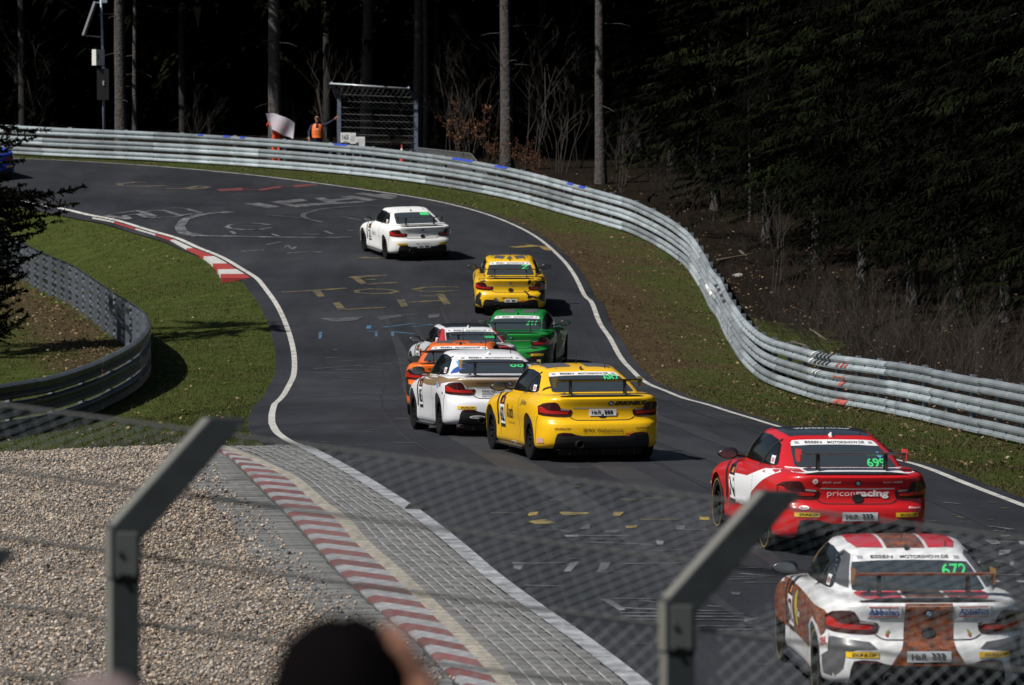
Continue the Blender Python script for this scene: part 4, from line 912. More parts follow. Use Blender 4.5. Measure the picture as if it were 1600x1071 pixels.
def wood():
    m = bpy.data.materials.new('wood_print'); m.use_nodes = True; N = m.node_tree.nodes; L = m.node_tree.links; b = N['Principled BSDF']; b.inputs['Roughness'].default_value = 0.4; b.inputs['Coat Weight'].default_value = 0.3
    tc = N.new('ShaderNodeTexCoord'); mp = N.new('ShaderNodeMapping'); mp.inputs['Scale'].default_value = (9, 3, 14); L.new(tc.outputs['Object'], mp.inputs[0])
    n = N.new('ShaderNodeTexNoise'); n.inputs['Scale'].default_value = 1.5; n.inputs['Detail'].default_value = 8; n.inputs['Roughness'].default_value = .7; L.new(mp.outputs[0], n.inputs['Vector'])
    c = N.new('ShaderNodeValToRGB'); e = c.color_ramp.elements; e[0].position = .33; e[0].color = (.018, .009, .005, 1); e[1].position = .72; e[1].color = (.46, .14, .035, 1); x = e.new(.52); x.color = (.20, .055, .018, 1)
    L.new(n.outputs['Fac'], c.inputs[0]); L.new(c.outputs[0], b.inputs['Base Color']); return m
WOOD = wood()
def paintm(name, c): return mat(name, c, 0.34, coat=0.45, spec=0.35, noise=(3, tuple(x * .8 for x in c), .35, 3))

REARWIN = sym([(0, 1.008), (.40, 1.006), (.54, 1.004), (.575, 1.012), (.575, 1.03), (.53, 1.16), (.49, 1.235), (.46, 1.256), (.30, 1.268), (0, 1.272)])
BANNER = sym([(0, 1.222), (.28, 1.219), (.502, 1.205), (.488, 1.236), (.462, 1.258), (.30, 1.270), (0, 1.274)])
SIDEWIN = [(-2.06, .965), (-1.6, .962), (-.9, .968), (-.4, .975), (-.16, .99), (-.10, 1.015), (-.14, 1.06), (-.28, 1.14), (-.46, 1.215), (-.68, 1.262), (-1.0, 1.292), (-1.35, 1.293), (-1.55, 1.27), (-1.78, 1.17)]
TLO = [(.845, .70), (.80, .685), (.66, .672), (.52, .668), (.455, .676), (.435, .70), (.425, .745), (.43, .77), (.46, .782), (.53, .79), (.585, .80), (.60, .83), (.625, .872), (.66, .885), (.74, .880), (.80, .865), (.845, .82)]
TLI = [(.835, .735), (.78, .722), (.62, .712), (.49, .712), (.47, .728), (.49, .752), (.62, .757), (.72, .762), (.765, .778), (.79, .806), (.82, .815), (.835, .80)]
TLCL = [(.455, .762), (.575, .77), (.585, .795), (.47, .784)]
LID = sym([(0, .618), (.36, .618), (.40, .63), (.455, .672)])
DIFO = sym([(0, .392), (.30, .395), (.38, .412), (.45, .438), (.56, .445), (.635, .43), (.66, .36), (.675, .209)])
REFL = [(.40, .405), (.47, .425), (.60, .422), (.62, .405), (.60, .395), (.46, .392)]
LIP = sym([(0, .978), (.40, .976), (.57, .964), (.60, .956), (.50, .956), (.25, .957), (0, .957)])
def strip(P, w):
    P = [Vector(p) for p in P]; L_ = []; R_ = []
    for i, p in enumerate(P):
        d = (P[min(i + 1, len(P) - 1)] - P[max(i - 1, 0)]).normalized(); n = Vector((-d.y, d.x)); L_.append(tuple(p + n * w / 2)); R_.append(tuple(p - n * w / 2))
    return L_ + R_[::-1]
def mirx(P): return [(-x, z) for x, z in P]

class Car:
    def __init__(s, name_label, group, paint_col, px, Z, yaw, dull=None):
        hd = Vector((-math.sin(R(yaw)), math.cos(R(yaw)), 0)); tail = Vector(((px - 800) / 8000 * (Z - .87), Z - .87, 0)); o = tail + hd * .87
        s.root = empty('race_car', (o.x, o.y, gz(o.x, o.y) + .036)); tag(s.root, name_label, 'race car', group)
        f = o + hd * 2.69; rt = Vector((hd.y, -hd.x, 0)); r1 = o + rt * .7; r0 = o - rt * .7
        yv = (Vector((f.x, f.y, gz(f.x, f.y))) - Vector((o.x, o.y, gz(o.x, o.y)))).normalized(); xv = (Vector((r1.x, r1.y, gz(r1.x, r1.y))) - Vector((r0.x, r0.y, gz(r0.x, r0.y)))).normalized()
        zv = xv.cross(yv).normalized(); xv = yv.cross(zv); s.root.rotation_euler = Matrix((xv, yv, zv)).transposed().to_euler(); s.root.scale = (1, 1, .945)
        s.p = s.root; s.paint = paint_col; s.build()
    def patch(s, side, O, m, name='livery_panel', off=.004, step=.025): return put(name, patch_mesh(name, side, O, off, step), m, s.p)
    def txt(s, side, t, cx, cy, w, h, m, par=None, bold=.012, shear=0.0, rot=0.0, off=.008): return put('lettering', text_mesh('lettering', side, t, cx, cy, w, h, off, bold, shear, rot), m, par or s.p)
    def sticker(s, side, O, m, t=None, tb=None, tm=None, bold=.012, shear=0.0, rot=0.0, name='sticker', off=.007):
        o = s.patch(side, O, m, name, off)
        if t: s.txt(side, t, *tb, tm, o, bold, shear, rot, off + .004)
        return o
    def build(s):
        p = s.p; b = put('body', BODY, s.paint, p)
        put('rear_window', patch_mesh('rear_window', 'rear', REARWIN, .004, .02), GLASSR, p)
        for sd in ('left', 'right'):
            O = SIDEWIN if sd == 'left' else [(-a, z) for a, z in SIDEWIN]
            w = put('side_window', patch_mesh('side_window', sd, O, .004, .03), GLASS, p)
            k = 1 if sd == 'left' else -1
            put('window_divider', patch_mesh('window_divider', sd, [(k * a, z) for a, z in strip([(-.78, .965), (-.66, 1.10), (-.58, 1.265)], .05)], .008, .03), SATIN, w)
        put('windscreen', patch_mesh('windscreen', 'front', sym([(0, .96), (.45, .96), (.62, .98), (.60, 1.06), (.50, 1.27), (.3, 1.30), (0, 1.305)]), .004, .04), GLASS, p)
        for k in (-1, 1):
            O = TLO if k > 0 else mirx(TLO); t = put('tail_light', patch_mesh('tail_light', 'rear', O, .006, .018), TLD, p)
            put('light_bar', patch_mesh('light_bar', 'rear', TLI if k > 0 else mirx(TLI), .010, .018), TL, t); put('clear_lens', patch_mesh('clear_lens', 'rear', TLCL if k > 0 else mirx(TLCL), .010, .018), TLC, t)
            put('reflector', patch_mesh('reflector', 'rear', [(a, z_ + .016) for a, z_ in (REFL if k > 0 else mirx(REFL))], .012, .02), TLD, p)
            put('mirror', MIR[k], DARK, p); put('mirror_glass', MGL[k], mat('mirror_glass', (.09, .10, .11), .08, .6), p)
            put('wing_endplate', EPL[k], s.kw.get('ep', DARK), p); put('wing_pylon', PYL[k], SATIN, p); put('side_skirt', SKI[k], DARK, p)
            for y in (0, 2.69):
                wh = put('wheel', TYRE, MATS['tyre_rubber'], p); wh.location = (k * .742, y, .327)
                if k > 0: wh.rotation_euler = (0, 0, math.pi)
                put('rim', RIM, s.kw.get('rim', mat('rim_black', (.02, .02, .021), .35, .4)), wh)
                if s.kw.get('band'): put('sidewall_band', BAND, s.kw['band'], wh)
        put('bumper_insert', patch_mesh('bumper_insert', 'rear', DIFO, .005, .02), SATIN, p); put('diffuser_and_shade_panel', DIFF, SATIN, p); put('exhaust_tip', EXH, mat('exhaust_steel', (.06, .06, .06), .35, .8), p)
        put('boot_lip', patch_mesh('boot_lip', 'rear', LIP, .012, .012), DARK, p)
        put('wing_blade', WING, s.kw.get('wing', DARK), p); put('roof_fin', FIN, s.kw.get('fin', DARK), p); put('aerial', AERIAL, SATIN, p); put('roof_aerial', AERIAL2, SATIN, p); put('roof_vent', VENT, DARK, p)
        lid = [(.60, .955), (.575, .90), (.455, .672), (.40, .632), (.36, .622)]
        for k in (-1, 1): put('panel_gap_or_crease_shade', patch_mesh('panel_gap_or_crease_shade', 'rear', strip([(k * x, z) for x, z in [(.455, .668), (.40, .632), (.36, .621), (0, .619)]], .011), .003, .03), SEAM, p)
        for k, sd in ((1, 'left'), (-1, 'right')):
            put('panel_gap_or_crease_shade', patch_mesh('panel_gap_or_crease_shade', sd, strip([(k * a, z) for a, z in [(-.72, .95), (-.66, .7), (-.60, .40), (-.66, .27)]], .011), .003, .04), SEAM, p)
            put('panel_gap_or_crease_shade', patch_mesh('panel_gap_or_crease_shade', sd, strip([(k * a, z) for a, z in [(-2.02, .92), (-2.0, .6), (-2.05, .27)]], .011), .003, .04), SEAM, p)
            put('panel_gap_or_crease_shade', patch_mesh('panel_gap_or_crease_shade', sd, strip([(k * a, z) for a, z in [(.40, .27), (.46, .45), (.50, .60), (.56, .68)]], .010), .003, .04), SEAM, p)
        put('panel_gap_or_crease_shade', patch_mesh('panel_gap_or_crease_shade', 'rear', strip([(-.42, .80), (0, .795), (.42, .80)], .014), .003, .03), mat('boot_crease_shade', tuple(.45 * c for c in s.kw['c']), .5), p)  # shade of the boot crease drawn as a strip of darkened paint colour
        cl = put('boot_camera', patch_mesh('boot_camera', 'rear', circ(0, .685, .062, .052) if s.kw.get('cam', 1) else circ(0, .70, .02), .012, .012), SATIN, p)
        e = put('emblem', patch_mesh('emblem', 'rear', circ(s.kw.get('ex', 0), .865, .037), .009, .012), BLK, p); ex = s.kw.get('ex', 0)
        put('emblem_field', patch_mesh('emblem_field', 'rear', circ(ex, .865, .023), .011, .01), WHT, e)
        for a0 in (0, 180): put('emblem_quarter', patch_mesh('emblem_quarter', 'rear', [(ex, .865)] + [(ex + .022 * math.cos(R(a0 + t)), .865 + .022 * math.sin(R(a0 + t))) for t in range(0, 91, 15)], .013, .01), LBL, e)
        if s.kw.get('banner', 1):
            bn = put('window_banner', patch_mesh('window_banner', 'rear', BANNER, .007, .015), WHT, p)
            for t, cx, w in (('ESSEN', -.235, .20), ('MOTORSHOW.DE', .14, .43)): s.txt('rear', t, cx, 1.241, w, .022, BLK, bn, .02, .1, 0, .011)
            for k in (-1, 1): put('banner_mark', patch_mesh('banner_mark', 'rear', rect(k * .425, 1.237, .05, .022), .010, .015), mat('print_grey', (.3, .32, .35), .5), bn)
        if s.kw.get('num'):
            s.txt('rear', s.kw['num'], .36, s.kw.get('nz', 1.075), .22, .085, GRN, None, .02, .12, 0, .010)
        side = s.kw.get('side')
        if side:
            c0 = -1.86
            st = s.patch('left', [(c0 - .15, .40), (c0 + .15, .40), (c0 + .15, .86), (c0 - .15, .86)], WHT, 'number_board', .006)
            put('board_header', patch_mesh('board_header', 'left', rect(c0, .80, .29, .12), .009, .02), BRN, st); put('board_logo', patch_mesh('board_logo', 'left', rect(c0 + .02, .80, .13, .06), .011, .02), ORA, st)
            put('board_footer', patch_mesh('board_footer', 'left', rect(c0, .425, .29, .05), .009, .02), BLK, st); s.txt('left', side, c0, .595, .25, .23, BLK, st, .02, 0, 0, .010)
            s.sticker('left', [(-.38, 1.0), (-.22, 1.0), (-.28, 1.09), (-.44, 1.09)], WHT, None, name='name_sticker', off=.009); s.patch('left', [(-.36, 1.015), (-.26, 1.015), (-.29, 1.065), (-.39, 1.065)], mat('print_pink', (.5, .2, .22), .5), 'name_sticker', .011)
            vent = s.patch('left', strip([(-2.20, .88), (-2.14, .6), (-2.20, .42)], .07), BLK, 'side_vent', .006)
def car(label, c, px, Z, yaw, **kw):
    o = Car.__new__(Car); kw['c'] = c; o.kw = kw; Car.__init__(o, label, 'race cars running nose to tail through the bend', paintm('paint_%s' % kw.pop('pn'), c), px, Z, yaw); return o
def hr(s, x, z, w=.37, h=.095, m=SIL):
    st = s.patch('rear', rect(x, z, w, h), m, 'sponsor_plate', .012, .02)
    for ch, cx_, cw, dz_, ch_h in (('H', -.335, .125, 0, .60), ('&', -.225, .085, -.05, .46), ('R', -.105, .125, 0, .60)): s.txt('rear', ch, x + cx_ * w, z + dz_ * h, cw * w, ch_h * h, BLK, st, .03, 0, 0, .016)
    for k in range(3):
        a = x + (.04 + .105 * k) * w; d = .095 * w; t = .055 * w
        put('spring_mark', patch_mesh('spring_mark', 'rear', [(a, z + .32 * h), (a + d * .8, z + .32 * h), (a + d * .8 + t, z + .1 * h), (a + d * .6 + t, z - .08 * h), (a + d * .8 + t, z - .32 * h), (a + t, z - .32 * h), (a + t * .4, z - .06 * h), (a + t, z + .1 * h)], .016, .01), BLK, st)
def dunlop(s, yellow=True, z=.475):
    for k, x in ((-1, -.565), (1, .565)):
        if yellow: s.sticker('rear', rect(x, z, .27, .052), YEL, 'DUNLOP', (x + .015, z, .20, .028), BLK, .02, .25)
        else: s.txt('rear', 'DUNLOP', x, z, .21, .028, BRN, None, .02, .25)
GRP = None
# white car ahead of the pack
A = car('plain white race car leading the pack into the bend', (.80, .80, .80), 661, 138.6, 14, pn='white', num='', side='2', banner=0); s = A
s.sticker('rear', [(.2, 1.20), (.46, 1.19), (.44, 1.255), (.22, 1.262)], GRN); hr(s, .02, .40, .36, .09, WHT); s.txt('rear', 'BMW Walkenhorst', 0, .48, .40, .035, mat('print_grey2', (.2, .2, .22), .5)); dunlop(s)
s.txt('left', 'Knuth', -1.35, .66, .42, .13, mat('print_grey', (.3, .32, .35), .5), None, .01, .2)
# yellow and black
B = car('yellow and black camouflage race car behind the white leader', (.82, .48, .010), 798, 125.0, 1, pn='yellow_camouflage', num='Z', nz=1.16, cam=1); s = B
for O in ([(-.50, 1.30), (-.36, 1.275), (-.14, 1.325), (-.30, 1.35)], ): pass
for P in ([(-.40, .75), (-.16, .62), (-.10, 1.0), (-.34, 1.15)], [(-.08, .62), (.08, .62), (.02, .95), (-.02, .95)], [(.40, .75), (.16, .62), (.10, 1.0), (.34, 1.15)], [(-.46, .95), (-.36, 1.25), (.36, 1.25), (.46, .95), (.40, 1.5), (-.40, 1.5)]): s.patch('top', P, GRY, 'roof_camouflage', .004, .04)
s.patch('rear', [(-.84, .50), (-.76, .62), (-.70, .60), (-.74, .48), (-.80, .40)], BLK, 'camouflage_patch'); s.patch('rear', [(.84, .34), (.84, .60), (.74, .58), (.66, .48), (.74, .40)], BLK, 'camouflage_patch')
s.patch('rear', [(.42, .56), (.60, .52), (.72, .46), (.62, .46), (.54, .50), (.44, .46), (.40, .48)], BLK, 'camouflage_patch'); s.patch('rear', [(.36, .66), (.46, .56), (.40, .56), (.30, .67)], BLK, 'camouflage_patch'); s.patch('rear', [(-.48, .40), (-.36, .50), (-.27, .385), (-.35, .38)], GRY, 'camouflage_patch'); s.patch('rear', [(.42, .94), (.50, .94), (.47, .82), (.41, .82)], BLK, 'camouflage_patch')
for k in (-1, 1): s.patch('rear', [(k * .60, 1.02), (k * .72, .99), (k * .80, .93), (k * .62, .95)], BLK, 'camouflage_patch')
for sd, k in (('left', 1), ('right', -1)):
    for P in ([(-.6, .5), (-.2, .72), (-.9, .9), (-1.3, .6)], [(-1.6, .4), (-1.2, .5), (-1.5, .8), (-2.0, .85)]): s.patch(sd, [(k * a, b) for a, b in P], BLK, 'camouflage_patch', .004, .05)
for O in ([(-.86, .30), (-.70, .26), (-.72, .44), (-.84, .50)], [(.52, .94), (.80, .90), (.84, .80), (.70, .89), (.60, .90)], [(-.80, .90), (-.62, .94), (-.58, .91), (-.70, .89)], [(.66, .66), (.84, .68), (.84, .60), (.72, .58)]): s.patch('rear', O, BLK, 'camouflage_patch')
for k in (-1, 1): s.patch('rear', [(k * .62, 1.03), (k * .71, 1.0), (k * .66, 1.14), (k * .60, 1.22)], BLK, 'camouflage_patch')
hr(s, 0, .415, .30, .08, WHT); s.txt('rear', 'BMW Walkenhorst', 0, .485, .42, .04, BRN); s.sticker('rear', circ(.30, .40, .028), REDV, name='tow_marker')
# silver, red and black
C = car('silver race car with black roof and red rear pillars', (.62, .63, .65), 749, 106.0, 10, pn='silver', num='668', nz=1.13, side='668', fin=WHT); s = C
s.patch('top', [(-.47, .56), (.47, .56), (.50, 1.0), (.48, 1.5), (-.48, 1.5), (-.50, 1.0)], mat('roof_black', (.02, .021, .023), .3, coat=.5), 'roof_wrap', .003, .05)
M_red = mat('wrap_red', (.42, .025, .025), .35, coat=.4)
for k in (-1, 1): s.patch('rear', [(k * .60, 1.0), (k * .70, .995), (k * .66, 1.12), (k * .60, 1.24), (k * .53, 1.285), (k * .50, 1.26), (k * .545, 1.16)], M_red)
s.patch('rear', sym([(0, .62), (.40, .63), (.50, .66), (.80, .70), (.82, .80), (.70, .90), (.60, .95), (0, .955)]), M_red); s.patch('rear', [(.62, .52), (.84, .52), (.84, .66), (.62, .64)], M_red)
for k in (-1, 1): s.patch('rear', [(k * .12, .64), (k * .42, .65), (k * .62, .92), (k * .3, .93)], BLK)
# green
D = car('green and black race car tucked behind the yellow camouflage car', (.012, .23, .035), 799, 112.0, -6, pn='green', num='664', nz=1.13, cam=1); s = D
for P in ([(-.42, .70), (-.10, .60), (-.06, .95), (-.36, 1.2)], [(.42, .70), (.10, .60), (.06, .95), (.36, 1.2)], [(-.36, 1.25), (.36, 1.25), (.40, 1.5), (-.40, 1.5)]): s.patch('top', P, GRY, 'roof_camouflage', .004, .04)
for P in ([(-.9, .35), (-.1, .50), (-.5, .9), (-1.4, .92), (-1.9, .5)], [(.36, .45), (.72, .5), (.66, .7), (.44, .72)]): s.patch('right', [(-a, b) for a, b in P], BLK, 'camouflage_patch', .004, .05)
s.patch('rear', [(.70, .28), (.84, .34), (.84, .60), (.72, .56), (.66, .44)], BLK, 'camouflage_patch'); dunlop(s); s.patch('rear', [(.36, .64), (.50, .60), (.62, .62), (.46, .66)], BLK, 'camouflage_patch')
for O in ([(.28, .52), (.50, .46), (.84, .50), (.84, .60), (.60, .57)], [(-.84, .40), (-.84, .60), (-.70, .55), (-.66, .45)], [(.62, .94), (.82, .90), (.84, .78), (.76, .88)]): D.patch('rear', O, BLK, 'camouflage_patch')
for k in (-1, 1): D.patch('rear', [(k * .60, 1.02), (k * .71, 1.0), (k * .64, 1.20), (k * .56, 1.22)], BLK, 'camouflage_patch')
# orange
E = car('orange race car with grey triangles on its roof', (.80, .15, .012), 709, 89.0, -4, pn='orange', num='691', nz=1.165, cam=1); s = E
for P in ([(-.44, .70), (-.16, .60), (-.08, .95), (-.30, 1.15), (-.46, 1.05)], [(-.10, .60), (.10, .60), (.06, .72), (-.06, .72)], [(.44, .70), (.16, .60), (.08, .95), (.30, 1.15), (.46, 1.05)], [(-.30, 1.22), (0, 1.02), (.30, 1.22), (.36, 1.5), (-.36, 1.5)]): s.patch('top', P, GRY, 'roof_camouflage', .004, .04)
s.patch('rear', [(-.84, .40), (-.84, .62), (-.74, .58), (-.66, .46), (-.76, .36)], BLK, 'camouflage_patch'); dunlop(s); s.txt('rear', 'M235i', -.36, .88, .16, .03, BLK)
for P in ([(.36, .45), (.72, .5), (.66, .7), (.44, .72)], [(-.9, .35), (-.1, .50), (-.5, .9), (-1.4, .92), (-1.9, .5)]): s.patch('left', P, BLK, 'camouflage_patch', .004, .05)
# white and gold
GOLD = mat('wrap_gold', (.26, .165, .075), .35, coat=.4)
F = car('white race car with a gold band along its shoulders and boot', (.76, .76, .78), 786, 78.6, 9.5, pn='pearl_white', num='68', nz=1.14, side='685', ep=mat('endplate_gold', (.30, .20, .07), .4), fin=WHT, ex=.10); s = F
s.patch('rear', sym([(0, .805), (.42, .808), (.56, .80), (.60, .84), (.625, .88), (.66, .892), (.74, .890), (.80, .88), (.80, .935), (.62, .962), (0, .953)]), GOLD, 'gold_band', .003)
for sd, k in (('left', 1), ('right', -1)): s.patch(sd, [(k * a, b) for a, b in [(.72, .885), (.40, .86), (-.3, .80), (-1.2, .79), (-2.2, .82), (-2.2, .90), (-1.6, .945), (-.4, .955), (.2, .955), (.72, .93)]], GOLD, 'gold_band', .003, .05)
o = s.txt('rear', 'GNOSJO', -.20, .735, .25, .05, BLK, None, .03); s.txt('rear', 'automat', -.235, .695, .18, .028, BLK, None, .015); s.txt('rear', 'svarvning ab', -.20, .655, .25, .03, BLK, None, .015)
s.patch('rear', [(.12, .66), (.36, .655), (.38, .70), (.36, .775), (.14, .77)], mat('print_silver', (.32, .35, .37), .35), 'sticker', .008); s.txt('rear', 'unterstutzt durch', -.26, .875, .30, .026, mat('print_dark_brown', (.07, .035, .02), .5)); s.txt('rear', 'Sauerland', .34, .875, .26, .035, mat('print_dark_brown', (.07, .035, .02), .5), None, .02)
s.patch('rear', [(-.06, .85), (-.02, .875), (-.01, .90), (.01, .88), (.05, .885), (.04, .86), (.0, .865), (-.03, .845)], BLK, 'rider_logo', .008)
hr(s, .02, .475, .36, .09, WHT); dunlop(s); s.sticker('rear', circ(-.40, .325, .12, .028), WHT, 'HAUSTEIN', (-.40, .325, .17, .028), BLK, .02, name='bumper_badge', off=.010)
for P, m_ in (([(.0, .78), (.14, .78), (.10, .86), (-.04, .87)], LBL), ([(.42, .68), (.46, .68), (.46, .72), (.42, .72)], BLUV), ([(.20, .80), (.30, .80), (.28, .86), (.22, .86)], REDV)): s.sticker('left', P, m_)
s.sticker('left', [(.05, 1.0), (.20, 1.02), (.02, 1.14), (-.06, 1.14)], BLUV); s.sticker('rear', rect(-.515, 1.16, .06, .06), LBL)
# yellow
G = car('bright yellow race car with black sponsor lettering across its boot', (.86, .49, .005), 942, 71.4, 11.5, pn='yellow', num='682', nz=1.19, side='682', ep=mat('endplate_dark_gold', (.10, .075, .02), .4), ex=.115, cam=0); s = G
YP = mat('paint_yellow_fin', (.86, .49, .005), .32, coat=.7)
for k in (-1, 1): s.patch('top', [(k * .46, .66), (k * .12, .70), (k * .10, .78), (k * .14, 1.5), (k * .50, 1.4)], GRY, 'roof_camouflage', .004, .04)
s.patch('rear', [(-.10, .99), (.14, 1.02), (.0, 1.04)], GRY) if 0 else None
s.txt('rear', 'ERIKINBUS', .395, .868, .46, .062, BLK, None, .05, .35); hr(s, .0, .735, .385, .10, WHT); s.txt('rear', 'BMW Walkenhorst', .0, .475, .56, .055, mat('print_brown', (.03, .016, .006), .5), None, 0.0); dunlop(s, False, .50)
s.sticker('rear', circ(0, .682, .06, .03), SATIN, name='boot_lock'); s.sticker('rear', rect(.345, .41, .055, .045), mat('tow_orange', (.7, .12, .01), .5), name='tow_marker'); s.patch('rear', [(.33, .43), (.44, .46), (.45, .445), (.37, .42)], ORA, 'tow_strap', .01)
s.txt('left', 'Knuth', -1.32, .66, .46, .20, BLK, None, .01, .2); s.txt('left', 'Jelte', -.30, .83, .46, .10, mat('print_olive', (.15, .14, .03), .5), None, .01, .3); s.patch('left', rect(-1.28, .50, .46, .035), mat('print_ochre', (.5, .28, .01), .5), 'sticker', .007)
s.sticker('left', [(.50, .28), (.70, .29), (.70, .36), (.50, .35)], mat('print_rose', (.6, .35, .3), .5)); s.sticker('left', strip([(.02, 1.03), (.10, 1.08)], .05), BRN); s.txt('left', 'STEHL', -1.15, .20, .30, .05, WHT, None, .02)
# red
H = car('red race car with black roof and white side flash', (.55, .012, .015), 1340, 57.4, 9, pn='red', num='699', nz=1.045, side='N', ep=mat('endplate_red', (.5, .03, .03), .4), fin=WHT, wing=mat('wing_grey', (.10, .10, .105), .3, .3), band=mat('tyre_band_yellow', (.26, .17, .03), .7)); s = H
o = s.patch('top', [(-.47, .58), (.47, .58), (.505, 1.0), (.48, 1.55), (-.48, 1.55), (-.505, 1.0)], mat('roof_black', (.02, .021, .023), .3, coat=.5), 'roof_wrap', .003, .05); s.txt('top', 'Werbeagentur', 0, .98, .66, .12, WHT, o, .02)
s.patch('rear', sym([(0, .982), (.40, .980), (.58, .968), (.70, .975), (.66, 1.0), (.60, 1.0), (.54, 1.0), (0, 1.004)]), WHT, 'white_flash', .004, .015)
s.patch('left', [(.50, .965), (.30, .985), (-.20, .95), (-1.0, .80), (-2.0, .76), (-2.0, .42), (-1.0, .42), (-.72, .62), (-.2, .78), (.35, .93)], WHT, 'white_flash', .003, .05)
s.txt('rear', 'pricon', -.185, .735, .31, .085, WHT, None, -.008); s.txt('rear', 'racing', .17, .735, .37, .10, WHT, None, .04); s.sticker('rear', circ(-.48, .885, .03), WHT); s.txt('rear', 'HP', -.48, .885, .03, .025, REDV, None, .02, 0, 0, .012)
s.txt('rear', 'elisch  pool', -.30, .875, .20, .03, WHT, None, .01); s.txt('rear', 'Ravenol  HAMMER', .40, .88, .22, .022, WHT, None, .01); hr(s, .02, .475, .40, .10, SIL); dunlop(s, True, .495); s.sticker('rear', circ(-.60, .575, .055, .022), WHT); s.txt('rear', 'Bilstein', .66, .575, .15, .02, WHT, None, .01)
s.txt('rear', 'Essen', -.60, .575, .07, .016, REDV, None, .01, 0, 0, .012); s.sticker('rear', circ(.44, 1.125, .028), LBL); s.sticker('rear', circ(.50, 1.11, .022), BLUV)
for z in (.88, .84, .70, .55): s.sticker('left', rect(-3.10, z, .22, .03), WHT)
# white, red and wood print
I = car('white race car with wood print boot and red striped roof', (.74, .74, .74), 1453, 44.4, 3.6, pn='white_wood', num='672', nz=1.15, side='672', ep=mat('endplate_wood', (.22, .09, .02), .4), wing=mat('wing_wood', (.24, .10, .05), .4), band=mat('tyre_band_yellow', (.26, .17, .03), .7)); s = I
M_red2 = mat('wrap_signal_red', (.60, .015, .02), .3, coat=.5)
s.patch('top', [(-.17, .56), (.17, .56), (.17, 1.55), (-.17, 1.55)], WOOD, 'roof_stripe', .004, .05)
for k in (-1, 1): s.patch('top', [(k * .20, .565), (k * .43, .60), (k * .475, .9), (k * .46, 1.5), (k * .20, 1.55)], M_red2, 'roof_stripe', .004, .05); s.patch('rear', [(k * .20, .982), (k * .52, .976), (k * .58, .990), (k * .54, 1.0), (k * .20, 1.003)], M_red2, 'boot_stripe', .005, .012)
GRYP = mat('wrap_grey', (.085, .085, .09), .35, coat=.4)
for k in (-1, 1):
    s.patch('rear', [(k * .60, 1.02), (k * .69, 1.04), (k * .65, 1.14), (k * .59, 1.25), (k * .53, 1.29), (k * .495, 1.262), (k * .545, 1.16)], GRYP); s.patch('rear', [(k * .855, .44), (k * .855, .62), (k * .80, .64), (k * .50, .60), (k * .44, .545), (k * .62, .53), (k * .70, .50), (k * .72, .36), (k * .78, .28)], GRYP)
s.patch('rear', [(-.215, .62), (.215, .62), (.235, .54), (.33, .385), (-.33, .385), (-.235, .54)], WOOD); s.patch('rear', [(-.215, .625), (.215, .625), (.205, .95), (-.205, .95)], WOOD)
s.patch('rear', [(-.17, .983), (.17, .983), (.17, 1.004), (-.17, 1.004)], WOOD, 'boot_stripe', .005, .012)
for sd, k in (('left', 1), ('right', -1)):
    s.patch(sd, [(k * a, b) for a, b in [(.66, .82), (.50, .86), (-.6, .86), (-2.2, .86), (-3.1, .80), (-3.1, .42), (-2.1, .40), (-.45, .40), (-.36, .62), (.0, .75), (.30, .70), (.46, .60), (.60, .70)]], WOOD, 'wood_side', .003, .05); s.patch(sd, [(k * a, b) for a, b in [(.46, .28), (.68, .28), (.80, .52), (.60, .60), (.46, .50)]], GRYP, 'livery_panel', .003, .04)
for k, w in ((-1, 1), (1, 1)):
    st = s.sticker('rear', rect(k * .385, .88, .30, .105), WHT, 'Abbelen', (k * .385, .88, .255, .058), BLUV, .03)
    for z in (.838, .922): put('red_rule', patch_mesh('red_rule', 'rear', rect(k * .385, z, .25, .009), .011, .02), REDV, st)
    s.sticker('rear', [(k * .34, .68), (k * .37, .66), (k * .36, .70), (k * .33, .72)], mat('print_leaf', (.3, .3, .05), .5)); s.sticker('rear', circ(k * .355, .665, .014), REDV)
hr(s, .0, .475, .38, .098, SIL); dunlop(s, True, .488)
s.sticker('left', [(.38, .42), (.64, .50), (.64, .68), (.42, .60)], WHT, 'STEHL', (.515, .575, .20, .075), REDV, .03, 0, .22); s.sticker('left', circ(-1.42, .66, .10, .17), mat('print_olive_yellow', (.42, .34, .03), .5)); s.txt('left', 'Sauer', -1.20, .64, .20, .08, WHT, None, .02, .2)
# blue car leaving at the edge of the frame
J = car('blue race car disappearing behind the spruce branches', (.012, .07, .62), -9, 166.0, 30, pn='blue', num='', banner=0); s = J
s.sticker('rear', rect(.565, .50, .26, .06), YEL)
